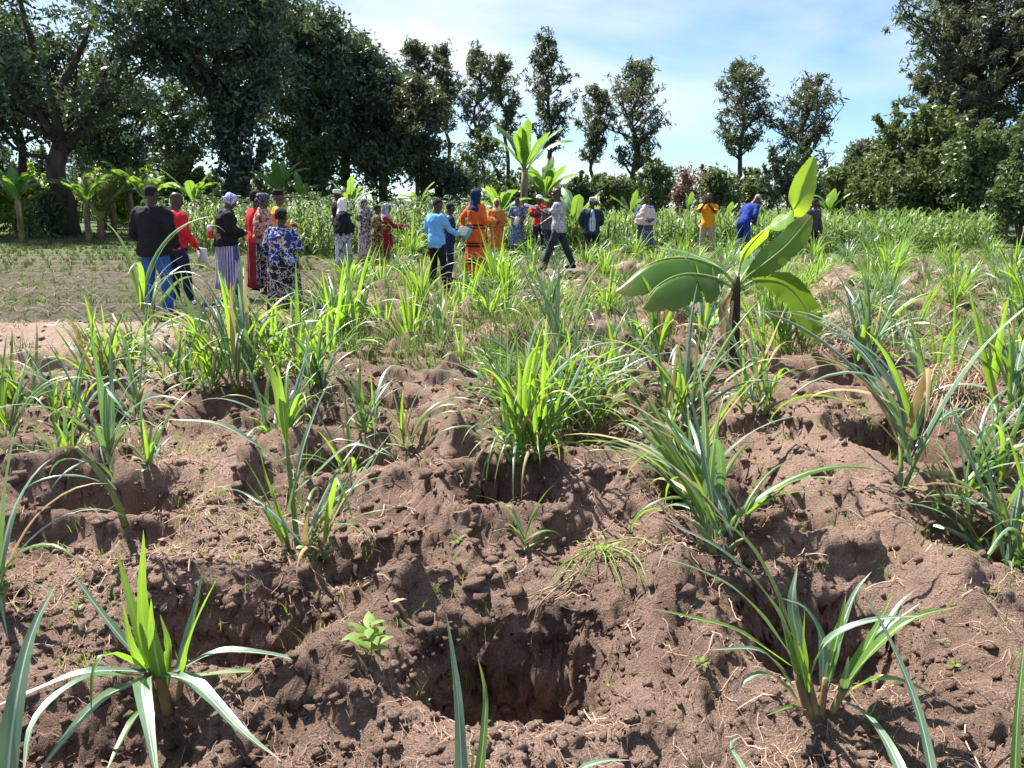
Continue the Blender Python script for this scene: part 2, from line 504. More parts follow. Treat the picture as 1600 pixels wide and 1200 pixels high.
def height(x, y, fine=True):
    x = np.asarray(x, dtype=np.float64); y = np.asarray(y, dtype=np.float64)
    shape = x.shape
    x = np.atleast_1d(x).ravel(); y = np.atleast_1d(y).ravel()
    field = smooth(-4.6, -3.2, x + 0.35 * np.sin(y * 0.7)) * (1 - smooth(21, 24, y))
    far = smooth(24, 60, y)
    z = 0.10 * fbm(x * 0.35, y * 0.35, 3, 1) * (0.35 + 0.65 * field) + 0.35 * far
    z += field * 0.10 * fbm(x * 1.3, y * 1.3, 3, 21)
    # shallow plough ridges of the mulched plot on the left
    z += (1 - field) * (1 - smooth(20, 26, y)) * smooth(6.5, 8, y) * 0.09 * np.sin(y * 3.6 + 0.7 * fbm(x * 0.5, y * 0.5, 2, 8))
    for (cx, cy, r, h) in mounds:
        m = (np.abs(x - cx) < 3 * r) & (np.abs(y - cy) < 3 * r)
        if m.any():
            z[m] += h * np.exp(-(((x[m] - cx) / r) ** 2 + ((y[m] - cy) / (r * 0.75)) ** 2))
    for (cx, cy, rx, ry, dep, rot, pw) in pits:
        m = (np.abs(x - cx) < 2.4 * rx) & (np.abs(y - cy) < 2.4 * ry)
        if not m.any():
            continue
        dx = x[m] - cx; dy = y[m] - cy
        c, s = math.cos(rot), math.sin(rot)
        ux = (dx * c + dy * s) / rx; uy = (-dx * s + dy * c) / ry
        d = (np.abs(ux) ** pw + np.abs(uy) ** pw) ** (1 / pw)
        d = d * (1 + 0.36 * fbm(x[m] * 4.5, y[m] * 4.5, 2, 31, 0.4)) 
        # the near side is a loose slope, the far side a cut wall
        soft = 0.58 - 0.40 * smooth(-0.1, -0.8, uy)
        wall = 1 - smooth(soft, 1.07, d)
        z[m] = z[m] * (1 - 0.6 * wall) - dep * wall + (0.07 if cy < 2.9 else 0.125) * np.exp(-((d - 1.45) / 0.30) ** 2) * (0.6 + 0.8 * (0.5 + vnoise(x[m] * 2.1, y[m] * 2.1, 44)))
    if fine:
        k = 1 - 0.85 * smooth(9, 30, y)
        a = 0.35 + 0.65 * field
        z += a * k * 0.034 * fbm(x * 4.2, y * 4.2, 3, 3, 0.55)
        n = fbm(x * 19, y * 19, 3, 5, 0.62)
        z += a * k * 0.014 * n * (0.4 + 1.4 * np.clip(0.5 + fbm(x * 1.4, y * 1.4, 2, 15), 0, 1))
        near = 1 - smooth(7, 11, y)
        z += near * 0.013 * (fbm(x * 44, y * 44, 2, 9, 0.6)) * (0.5 + 1.2 * np.clip(0.5 + fbm(x * 2.2, y * 2.2, 2, 12), 0, 1))
    return z.reshape(shape)


def H(x, y):
    return float(height(np.array([x]), np.array([y]), False)[0])


def GH(px, py):
    """where a sight line meets the shaped ground"""
    z = 0.0
    for _ in range(4):
        g = G(px, py, z); z = 0.5 * z + 0.5 * H(g.x, g.y)
    g = G(px, py, z)
    return Vector((g.x, g.y, H(g.x, g.y)))


ys = list(np.linspace(-14, 0.7, 16))
y = 0.7
while y < 45:
    y += max(0.0135, 0.0074 * y) * (0.6 if 2.35 < y < 2.85 else 1.0); ys.append(y)
while y < 420:
    y *= 1.035; ys.append(y)
ys = np.array(ys)
ncol = 640
u = np.linspace(-1, 1, ncol)
u = u * (0.72 + 0.28 * u * u)
W = 2.6 + 0.92 * np.abs(ys)
X = u[None, :] * W[:, None]
Y = np.repeat(ys[:, None], ncol, 1)
Z = height(X, Y)
# crumbly sideways push so that steep pit walls do not look like a draped sheet
near = 1 - smooth(5, 9, Y)
gyz, gxz = np.gradient(Z)
steep = np.clip(np.abs(gyz) / np.gradient(ys)[:, None] - 0.5, 0, 2.0) + np.clip(np.abs(gxz) / np.gradient(X, axis=1) - 0.5, 0, 2.0)
steep = np.clip(steep, 0, 2)
X2 = X + near * (0.010 + 0.014 * steep) * fbm(X * 20 + Z * 9, Z * 26 + Y * 9, 3, 61, 0.7)
Y2 = Y + near * (0.010 + 0.026 * steep) * fbm(X * 15, Y * 7 + Z * 24, 3, 63, 0.7)
V = np.stack([X2, Y2, Z], -1).reshape(-1, 3)
i = np.arange(len(ys) - 1)[:, None] * ncol; j = np.arange(ncol - 1)[None, :]
Q = np.stack([i + j, i + j + 1, i + ncol + j + 1, i + ncol + j], -1).reshape(-1, 4)


def soil_mat():
    m, N, L, out = new_mat('soil')
    tc = N.new('ShaderNodeTexCoord'); v = tc.outputs['Object']
    big = n_noise(N, L, v, 0.9, 5, 0.6)
    mid = n_noise(N, L, v, 7, 6, 0.65)
    fine = n_noise(N, L, v, 55, 6, 0.78)
    grit = n_noise(N, L, v, 170, 3, 0.7)
    c_soil = n_ramp(N, L, mid.outputs['Fac'], [(0.28, (0.122, 0.080, 0.060)), (0.48, (0.255, 0.170, 0.132)), (0.72, (0.375, 0.260, 0.208))]).outputs['Color']
    c_dry = n_ramp(N, L, fine.outputs['Fac'], [(0.3, (0.315, 0.212, 0.166)), (0.7, (0.50, 0.352, 0.285))]).outputs['Color']
    mask = n_ramp(N, L, big.outputs['Fac'], [(0.45, (0, 0, 0)), (0.62, (0.85, 0.85, 0.85))]).outputs['Color']
    col = n_mix(N, L, mask, c_soil, c_dry)
    g2 = n_ramp(N, L, grit.outputs['Fac'], [(0.34, (0.42, 0.42, 0.42)), (0.64, (1.35, 1.3, 1.25))]).outputs['Color']
    col = n_mix(N, L, 0.75, col, g2, 'MULTIPLY')
    # worn tan path and mulched plot on the left, weeds and litter further back: zones of the ground itself
    at = N.new('ShaderNodeAttribute'); at.attribute_name = 'zone'
    sp = N.new('ShaderNodeSeparateColor'); L.new(at.outputs['Color'], sp.inputs[0])
    tan = n_ramp(N, L, fine.outputs['Fac'], [(0.3, (0.34, 0.235, 0.18)), (0.7, (0.50, 0.36, 0.285))]).outputs['Color']
    col = n_mix(N, L, sp.outputs[0], col, tan)
    litter = n_ramp(N, L, mid.outputs['Fac'], [(0.30, (0.048, 0.036, 0.026)), (0.46, (0.098, 0.078, 0.054)), (0.6, (0.155, 0.13, 0.088)), (0.72, (0.07, 0.085, 0.036))]).outputs['Color']
    col = n_mix(N, L, sp.outputs[1], col, litter)
    turf = n_ramp(N, L, mid.outputs['Fac'], [(0.35, (0.05, 0.075, 0.025)), (0.65, (0.11, 0.14, 0.045))]).outputs['Color']
    col = n_mix(N, L, sp.outputs[2], col, turf)
    bs = N.new('ShaderNodeBsdfPrincipled')
    L.new(col, bs.inputs['Base Color'])
    bs.inputs['Roughness'].default_value = 0.92
    bs.inputs['Specular IOR Level'].default_value = 0.2
    hmix = N.new('ShaderNodeMath'); hmix.operation = 'MULTIPLY_ADD'
    L.new(grit.outputs['Fac'], hmix.inputs[0]); hmix.inputs[1].default_value = 0.7; L.new(fine.outputs['Fac'], hmix.inputs[2])
    bp = N.new('ShaderNodeBump'); bp.inputs['Strength'].default_value = 1.0; bp.inputs['Distance'].default_value = 0.028
    L.new(hmix.outputs[0], bp.inputs['Height']); L.new(bp.outputs[0], bs.inputs['Normal'])
    L.new(bs.outputs[0], out.inputs['Surface'])
    return m


M['soil'] = soil_mat()
gm = mesh_np('ground', V, Q)
gx, gy = V[:, 0], V[:, 1]
wob = fbm(gx * 0.6, gy * 0.6, 3, 71)
wob2 = fbm(gx * 2.5, gy * 2.5, 3, 73)
fieldm = smooth(-4.4, -3.4, gx + 0.6 * wob + 0.3 * wob2)
zone = np.zeros((len(V), 4), dtype=np.float32)
pathm = (1 - smooth(-3.3, -2.2, gx + 0.5 * wob + 0.03 * gy)) * smooth(6.3, 6.9, gy + 1.0 * wob) * (1 - smooth(9.0, 9.8, gy + 1.2 * wob + 0.12 * (gx + 4)))
zone[:, 0] = pathm * 0.95
zone[:, 1] = np.clip((1 - fieldm) * smooth(9.0, 9.9, gy + wob) * (1 - smooth(19, 23, gy + 3 * wob)) + fieldm * smooth(9, 16, gy) * np.clip(0.35 + 1.4 * wob2, 0, 0.8), 0, 1)
zone[:, 2] = np.clip(smooth(17.5, 24, gy + 4 * wob) + 0.35 * smooth(8, 14, gy) * np.clip(0.2 + 2.2 * wob2, 0, 1), 0, 1)
zone[:, 3] = 1
ca = gm.color_attributes.new('zone', 'FLOAT_COLOR', 'POINT')
ca.data.foreach_set('color', zone.ravel())
ground = link('ground', gm, M['soil'])
tag(ground, 'brown dug soil with planting pits and ridges of loose earth', kind='structure')


def surf(xs, ys_):
    return height(np.asarray(xs), np.asarray(ys_), True)


def scatter(n, y0, y1, power=1.0, xk=0.78, x0=None, x1=None):
    yy = y0 + (y1 - y0) * rng.random(n) ** power
    if x0 is None:
        xx = rng.uniform(-1, 1, n) * (yy * xk + 0.5)
    else:
        xx = rng.uniform(x0, x1, n)
    return xx, yy


# loose clods of earth
ico_v = np.array([(-1, -1, -1), (1, -1, -1), (1, 1, -1), (-1, 1, -1), (-1, -1, 1), (1, -1, 1), (1, 1, 1), (-1, 1, 1)], dtype=float) * 0.62
ico_t = np.array([(0, 2, 1), (0, 3, 2), (4, 5, 6), (4, 6, 7), (0, 1, 5), (0, 5, 4), (1, 2, 6), (1, 6, 5), (2, 3, 7), (2, 7, 6), (3, 0, 4), (3, 4, 7)])


def turned(k, r):
    """k lumps: jittered corners, each turned its own way"""
    v = ico_v[None] * (1 + r.uniform(-0.45, 0.35, (k, 8, 3)))
    q = r.normal(0, 1, (k, 4)); q /= np.linalg.norm(q, axis=1, keepdims=True)
    w, x, y_, z = q.T
    Rm = np.stack([1 - 2 * (y_ * y_ + z * z), 2 * (x * y_ - z * w), 2 * (x * z + y_ * w), 2 * (x * y_ + z * w), 1 - 2 * (x * x + z * z), 2 * (y_ * z - x * w), 2 * (x * z - y_ * w), 2 * (y_ * z + x * w), 1 - 2 * (x * x + y_ * y_)], -1).reshape(k, 3, 3)
    return np.einsum('kij,kvj->kvi', Rm, v)


def clods(name, n, y0, y1, smin, smax, power, label):
    xx, yy = scatter(n * 2, y0, y1, power)
    keep = (0.5 + fbm(xx * 1.6, yy * 1.6, 3, 81)) > rng.random(n * 2) * 0.9
    xx, yy = xx[keep][:n], yy[keep][:n]
    k = len(xx)
    s = smin + (smax - smin) * rng.random(k) ** 5
    zz = surf(xx, yy)
    sq = np.stack([rng.uniform(0.8, 1.3, k), rng.uniform(0.8, 1.3, k), rng.uniform(0.55, 0.9, k)], -1)[:, None, :]
    VV = turned(k, rng) * sq * s[:, None, None] + np.stack([xx, yy, zz + s * 0.15], -1)[:, None, :]
    TT = ico_t[None] + (np.arange(k) * 8)[:, None, None]
    me = mesh_np(name, VV.reshape(-1, 3), TT.reshape(-1, 3), smooth=False)
    return tag(link(name, me, M['soil']), label, kind='stuff')


clods('soil_clods', 15000, 1.3, 6.5, 0.003, 0.026, 1.8, 'crumbs and clods of loose brown earth')

clods('earth_lumps', 7000, 2.6, 9.5, 0.006, 0.045, 1.2, 'lumps of broken earth between the further pits')


def wall_crumbs(name, n, label):
    rr = np.random.default_rng(91)
    xs, ys_ = [], []
    for (cx, cy, rx, ry, dep, rot, pw) in pits[:12]:
        a = rr.uniform(0, 2 * math.pi, n); d = rr.uniform(0.5, 1.12, n)
        c, s = np.cos(a), np.sin(a)
        q = d / (np.abs(c) ** pw + np.abs(s) ** pw) ** (1 / pw)
        xs.append(cx + c * q * rx); ys_.append(cy + s * q * ry)
    xx = np.concatenate(xs); yy = np.concatenate(ys_); k = len(xx)
    s = 0.003 + 0.016 * rr.random(k) ** 3
    zz = surf(xx, yy)
    VV = turned(k, rr) * s[:, None, None] + np.stack([xx, yy, zz], -1)[:, None, :]
    TT = ico_t[None] + (np.arange(k) * 8)[:, None, None]
    return tag(link(name, mesh_np(name, VV.reshape(-1, 3), TT.reshape(-1, 3), smooth=False), M['soil']), label, kind='stuff')


wall_crumbs('pit_wall_crumbs', 650, 'crumbling lumps of earth on the walls of the pits')


def fibres(name, n, y0, y1, power, l0, l1, w, mat, label, seg=4, lift=0.01, dens=83, curl=1.0, thr=0.0, zones=None):
    xx, yy = scatter(n * 3, y0, y1, power)
    keep = (0.5 + thr + 1.5 * fbm(xx * 1.1, yy * 1.1, 3, dens)) > rng.random(len(xx))
    if zones:
        keep &= zones(xx, yy)
    xx, yy = xx[keep][:n], yy[keep][:n]; k = len(xx)
    az = rng.uniform(0, 2 * math.pi, k)
    ln = rng.uniform(l0, l1, k)
    px_ = [xx]; py_ = [yy]
    for s_ in range(seg):
        az = az + rng.normal(0, 0.5 * curl, k)
        px_.append(px_[-1] + np.cos(az) * ln / seg); py_.append(py_[-1] + np.sin(az) * ln / seg)
    PX = np.stack(px_, 1); PY = np.stack(py_, 1)
    PZ0 = surf(PX, PY)
    okk = (PZ0.max(1) - PZ0.min(1)) < 0.55 * ln
    PX, PY, PZ0, az, ln = PX[okk], PY[okk], PZ0[okk], az[okk], ln[okk]; k = len(az)
    PZ = PZ0 + lift * rng.random((k, seg + 1)) * 1.6 + 0.003
    ww = w * rng.uniform(0.6, 1.3, k)
    nx = -np.sin(az)[:, None] * ww[:, None]; ny = np.cos(az)[:, None] * ww[:, None]
    A = np.stack([PX + nx, PY + ny, PZ], -1); B = np.stack([PX - nx, PY - ny, PZ + ww[:, None] * 0.8], -1)
    VV = np.stack([A, B], 2).reshape(-1, 3)
    base = (np.arange(k) * (seg + 1) * 2)[:, None] + (np.arange(seg) * 2)[None, :]
    QQ = np.stack([base, base + 2, base + 3, base + 1], -1).reshape(-1, 4)
    return tag(link(name, mesh_np(name, VV, QQ), mat), label, kind='stuff')


M['old_straw'] = plain_mat('old_straw', (0.11, 0.085, 0.06), (0.26, 0.21, 0.15), 0.8, 2, spec=0.2)
fibres('dry_roots', 8500, 1.3, 7.5, 1.6, 0.02, 0.11, 0.0008, M['root'], 'thin dry roots and fibres strewn over the soil')
fibres('root_mats', 5000, 2.6, 9.5, 1.15, 0.05, 0.20, 0.0017, M['root'], 'mats of dry roots on the further ridges', dens=88, curl=1.0, lift=0.02)
fibres('dry_straw', 2000, 1.3, 9.0, 1.5, 0.04, 0.16, 0.0013, M['straw'], 'bits of dry straw on the soil', dens=95, curl=0.9, thr=-0.15)
fibres('straw_litter', 4500, 7.5, 22.0, 1.2, 0.06, 0.28, 0.005, M['old_straw'], 'straw mulch lying on the plot at the left', dens=97, curl=0.5, thr=0.2, lift=0.03,
       zones=lambda a, b: ((a < -3.2) & (b > 9.3)) | (rng.random(len(a)) < 0.18))


def tufts(name, n, y0, y1, power, h0, h1, w, mat, label, zones=None, blades=7, dens=101, thr=0.0, spread=0.5):
    xx, yy = scatter(n * 3, y0, y1, power)
    keep = (0.35 + thr + 1.8 * fbm(xx * 0.9, yy * 0.9, 3, dens)) > rng.random(len(xx))
    if zones:
        keep &= zones(xx, yy)
    xx, yy = xx[keep][:n], yy[keep][:n]; k = len(xx)
    zz = surf(xx, yy)
    xx = np.repeat(xx, blades) + rng.normal(0, 0.02, k * blades); yy = np.repeat(yy, blades) + rng.normal(0, 0.02, k * blades); zz = np.repeat(zz, blades)
    k2 = len(xx)
    az = rng.uniform(0, 2 * math.pi, k2); hh = rng.uniform(h0, h1, k2); sp = rng.uniform(0.1, 1.0, k2) * spread
    t = np.array([0, 0.5, 1.0])
    PX = xx[:, None] + np.cos(az)[:, None] * hh[:, None] * sp[:, None] * t[None] ** 1.6 * 1.4
    PY = yy[:, None] + np.sin(az)[:, None] * hh[:, None] * sp[:, None] * t[None] ** 1.6 * 1.4
    PZ = zz[:, None] - 0.01 + hh[:, None] * (t[None] - 0.45 * sp[:, None] * t[None] ** 2)
    ww = w * np.array([1.0, 0.8, 0.08])
    ca_ = rng.uniform(0, 2 * math.pi, k2)
    nx = np.cos(ca_)[:, None] * ww[None]; ny = np.sin(ca_)[:, None] * ww[None]
    A = np.stack([PX + nx, PY + ny, PZ], -1); B = np.stack([PX - nx, PY - ny, PZ], -1)
    VV = np.stack([A, B], 2).reshape(-1, 3)
    base = (np.arange(k2) * 6)[:, None] + (np.arange(2) * 2)[None, :]
    QQ = np.stack([base, base + 2, base + 3, base + 1], -1).reshape(-1, 4)
    return tag(link(name, mesh_np(name, VV, QQ), mat), label, kind='stuff')


M['turf_shaded'] = leaf_mat('turf_shaded', (0.07, 0.10, 0.045), (0.14, 0.16, 0.08), (0.16, 0.22, 0.06), 0.3, 0.5, None, 0.05, 2.0, spec=0.3)  # tree shade put into the darker, greyer colour of this grass
tufts('small_grass', 1500, 2.0, 8.0, 1.1, 0.02, 0.08, 0.0016, M['weed_leaf'], 'fine weed grass sprouting between the pits', dens=103, thr=-0.1)
tufts('weed_grass', 4400, 6.5, 21.0, 1.1, 0.06, 0.28, 0.006, M['grass_far'], 'low weed grass across the middle of the field', dens=105, thr=0.05,
      zones=lambda a, b: (a > -3.4) | (rng.random(len(a)) < 0.12))
tufts('turf', 3200, 16.5, 40.0, 1.3, 0.04, 0.18, 0.014, M['turf_shaded'], 'short shaded grass under the trees at the left', dens=107, thr=0.4,
      zones=lambda a, b: (a < -4.5))
tufts('mulch_weeds', 1800, 9.4, 18.5, 1.1, 0.03, 0.10, 0.007, M['grass_far'], 'wilted weeds in the mulched plot', dens=109, thr=0.0, zones=lambda a, b: (a < -3.4), spread=1.0)
# ------------------------------------------------------------------ fodder grass clumps in the pits
def leaf_path(L, th0, bend, n, power=1.7, az_bend=0.0):
    """a blade that starts at elevation th0 and bends over under its own weight (in the xz plane)"""
    s = np.linspace(0, 1, n)
    th = th0 - bend * s ** power
    ds = L / (n - 1)
    a = az_bend * s ** 2
    st = np.stack([np.cos(th) * np.cos(a), np.cos(th) * np.sin(a), np.sin(th)], 1) * ds
    p = np.vstack([[0, 0, 0], np.cumsum((st[:-1] + st[1:]) / 2, axis=0)])
    return p


def leaf_width(n, w, base=0.35, peak=0.3):
    s = np.linspace(0, 1, n)
    a = base + (1 - base) * np.clip(s / peak, 0, 1) ** 0.8
    b = np.clip((1 - s) / (1 - peak), 0, 1) ** 0.75
    return w * np.minimum(a, b) + 0.0008


def leaf_mesh(name, L, th0, bend, w, n=12, fold=0.45, az_bend=0.0, cols=5, power=1.7, tw=0.0, seed=0):
    p = leaf_path(L, th0, bend, n, power, az_bend)
    twist = np.linspace(0, tw, n)
    V, Q, U = strip(p, leaf_width(n, w), fold, side=(0, 1, 0), twist=twist, cols=cols, wave=0.07, seed=seed)
    g = Geo(); g.add(V, Q, None, U)
    return g.mesh(name)


# blade shapes shared by the leaves of the nearer clumps
LEAVES = {'up': [], 'arch': [], 'droop': [], 'kink': []}
for k in range(12):
    LEAVES['up'].append(leaf_mesh('leaf_upright', 1.0, math.radians(R.uniform(66, 84)), R.uniform(0.1, 0.9), R.uniform(0.038, 0.052), fold=0.6, tw=R.uniform(-0.6, 0.6), az_bend=R.uniform(-.3, .3), seed=k))
    LEAVES['arch'].append(leaf_mesh('leaf_arched', 1.0, math.radians(R.uniform(58, 78)), R.uniform(1.1, 2.0), R.uniform(0.034, 0.046), fold=0.4, tw=R.uniform(-0.9, 0.9), az_bend=R.uniform(-.5, .5), power=R.uniform(1.3, 2.2), seed=k + 20))
    LEAVES['droop'].append(leaf_mesh('leaf_drooping', 1.0, math.radians(R.uniform(40, 66)), R.uniform(1.7, 2.7), R.uniform(0.032, 0.044), fold=0.3, tw=R.uniform(-1.2, 1.2), az_bend=R.uniform(-.6, .6), power=R.uniform(1.0, 1.7), seed=k + 40))
for k in range(6):
    # a blade snapped over, tip hanging
    L1 = R.uniform(0.55, 0.75)
    p = leaf_path(L1, math.radians(R.uniform(70, 82)), 0.3, 8)
    d = p[-1] - p[-2]
    q = leaf_path(1.0 - L1, math.radians(-20), 1.0, 5) + p[-1]
    pp = np.vstack([p, q[1:]])
    V, Q, U = strip(pp, leaf_width(len(pp), 0.042), 0.35, side=(0, 1, 0), cols=5, wave=0.06, seed=k)
    g = Geo(); g.add(V, Q, None, U)
    LEAVES['kink'].append(g.mesh('leaf_bent'))
for ms in LEAVES.values():
    for me in ms:
        me.materials.append(M['grass_leaf'])
STEM = []
for k in range(5):
    b = R.uniform(0.05, 0.25)
    path = [(b * t * t, 0, t) for t in np.linspace(0, 1, 6)]
    g = Geo(); V, Q, T, U = tube(path, np.array([1.15, 1.0, 0.9, 0.8, 0.7, 0.5]) * 0.03, 8); g.add(V, Q, T, U)
    me = g.mesh('stem'); me.materials.append(M['grass_stem']); STEM.append(me)


def set_slot(o, mat):
    o.material_slots[0].link = 'OBJECT'
    o.material_slots[0].material = mat


GC = 'fodder grass clumps near the camera'


def clump(px, py, h, label, n_up=8, n_arch=12, n_droop=6, n_stem=5, stem_h=0.2, spread=0.07, grey=0.2, seed=0, dry=0.10, pos=None, lean=0.0, lean_az=0.0, wid=1.0, n_kink=1):
    r = random.Random(seed * 7 + int(px))
    h *= 1.14; wid *= 1.18; grey = min(0.9, grey + 0.05)
    g = pos if pos is not None else GH(px, py)
    root = thing('grass_clump', (g.x, g.y, H(g.x, g.y) - 0.02), label, 'grass clump', GC)
    stems = []
    for k in range(n_stem):
        a = r.uniform(0, 2 * math.pi); d = spread * math.sqrt(r.random())
        o = link('stem', r.choice(STEM), None, root)
        sh = stem_h * r.uniform(0.6, 1.25)
        o.location = (d * math.cos(a), d * math.sin(a), 0)
        tilt = r.uniform(0.0, 0.28) + lean * 0.4
        o.rotation_euler = (r.uniform(-0.1, 0.1), tilt, a + r.uniform(-0.5, 0.5))
        sc = 0.30 + 0.25 * r.random()
        o.scale = (sc, sc, sh)
        stems.append((o.location.copy(), a, tilt, sh))

    def put(kind, L0, L1, zlo, zhi):
        o = link('leaf', r.choice(LEAVES[kind]), None, root)
        loc, a, tilt, sh = r.choice(stems)
        t = r.uniform(zlo, zhi)
        o.location = (loc.x + math.cos(a) * math.sin(tilt) * sh * t, loc.y + math.sin(a) * math.sin(tilt) * sh * t, sh * math.cos(tilt) * t)
        L = r.uniform(L0, L1) * h
        az = r.uniform(0, 2 * math.pi)
        if lean and r.random() < 0.7:
            az = lean_az + r.gauss(0, 0.7)
        o.rotation_euler = (r.uniform(-0.12, 0.12), r.uniform(-0.08, 0.10) + (lean if kind == 'up' else lean * 0.4), az)
        ws = L * r.uniform(0.8, 1.15) * wid * (0.75 / max(h, 0.3)) ** 0.25
        o.scale = (L, ws, L)
        x = r.random()
        if x < dry:
            set_slot(o, M['dry_leaf'])
        elif x < dry + grey:
            set_slot(o, M['grass_leaf_sheen'])
    for k in range(n_up): put('up', 0.55, 1.0, 0.5, 1.0)
    for k in range(n_arch): put('arch', 0.6, 1.05, 0.4, 1.0)
    for k in range(n_droop): put('droop', 0.45, 0.8, 0.2, 0.9)
    for k in range(n_kink): put('kink', 0.6, 0.95, 0.5, 1.0)
    return root


def traced(name_label, base, leaves, stems=(), smat='stem_base', seed=0):
    """a clump whose leaves follow given space curves; leaves = [(points (px,py,Y), width m, material)]"""
    r = random.Random(seed)
    gx_, gy_ = base
    root = thing('grass_clump', (gx_, gy_, H(gx_, gy_) - 0.01), name_label, 'grass clump', GC)
    off = np.array(root.location)
    for (pts, w, mat) in leaves:
        pw = [P(*q) for q in pts]
        n = 14
        path = resample(pw, n) - off
        V, Q, U = strip(path, leaf_width(n, w), 0.35, cols=5, wave=0.05, seed=r.randrange(999), twist=np.linspace(0, r.uniform(-0.5, 0.5), n))
        g = Geo(); g.add(V, Q, None, U)
        link('leaf', g.mesh('leaf'), M[mat], root)
    for (pts, r0, r1) in stems:
        path = resample([P(*q) for q in pts], 6) - off
        g = Geo(); V, Q, T, U = tube(path, np.linspace(r0, r1, 6), 8); g.add(V, Q, T, U)
        link('stem', g.mesh('stem'), M[smat], root)
    return root


g_, d_ = 'grass_leaf', 'grass_leaf_sheen'
b1 = GH(262, 1108)
y1 = b1.y
traced('broad-leaved grass clump spreading long leaves over the soil in the lower left corner', (b1.x, b1.y), [
    ([(250, 1075, y1), (222, 960, y1 + .03), (224, 828, y1 + .05)], 0.046, g_),
    ([(240, 1060, y1), (207, 950, y1 + .06), (182, 860, y1 + .10)], 0.034, g_),
    ([(255, 1080, y1), (240, 1000, y1 - .03), (236, 935, y1 - .05)], 0.040, g_),
    ([(262, 1075, y1), (262, 1010, y1 + .02), (250, 960, y1 + .03)], 0.030, g_),
    ([(226, 1050, y1), (205, 1010, y1 - .05), (192, 945, y1 - .06)], 0.028, g_),
    ([(275, 1060, y1), (298, 980, y1 + .06), (318, 890, y1 + .10)], 0.030, d_),
    ([(285, 1060, y1), (302, 985, y1 + .02), (340, 902, y1 + .03)], 0.026, g_),
    ([(285, 1062, y1), (292, 1010, y1 - .02), (312, 935, y1)], 0.022, g_),
    ([(265, 1055, y1), (340, 1020, y1 + .02), (430, 1024, y1 + .03), (525, 1052, y1 + .02)], 0.036, d_),
    ([(285, 1058, y1), (400, 1049, y1 + .05), (515, 1056, y1 + .08)], 0.022, g_),
    ([(240, 1055, y1), (300, 1066, y1 - .08), (375, 1140, y1 - .22), (440, 1190, y1 - .30)], 0.048, d_),
    ([(235, 1058, y1), (222, 1070, y1 - .12), (232, 1140, y1 - .28), (248, 1235, y1 - .42)], 0.048, d_),
    ([(235, 1050, y1), (140, 1050, y1 - .08), (40, 1085, y1 - .16), (-40, 1120, y1 - .22)], 0.036, d_),
    ([(230, 1056, y1), (130, 1062, y1 - .16), (55, 1125, y1 - .30), (36, 1215, y1 - .42)], 0.042, d_),
    ([(225, 1046, y1), (175, 1022, y1 - .12), (148, 1045, y1 - .17), (143, 1130, y1 - .2)], 0.034, g_),
    ([(225, 1040, y1), (160, 960, y1 + .05), (105, 885, y1 + .12)], 0.026, d_),
    ([(225, 1060, y1), (150, 1100, y1 - .16), (60, 1205, y1 - .36)], 0.034, d_),
    ([(250, 1080, y1), (205, 1130, y1 - .16), (160, 1220, y1 - .34)], 0.030, g_),
    ([(240, 1050, y1), (205, 1010, y1 + .05), (175, 985, y1 + .1)], 0.022, d_),
    ([(222, 1060, y1), (190, 1075, y1 - .06), (180, 1085, y1 - .08)], 0.02, g_),
], [([(265, 1112, y1), (256, 1085, y1), (248, 1055, y1)], 0.020, 0.014), ([(280, 1112, y1), (280, 1085, y1), (284, 1058, y1)], 0.012, 0.009),
    ([(250, 1110, y1), (238, 1085, y1), (230, 1050, y1)], 0.014, 0.010)], seed=1)

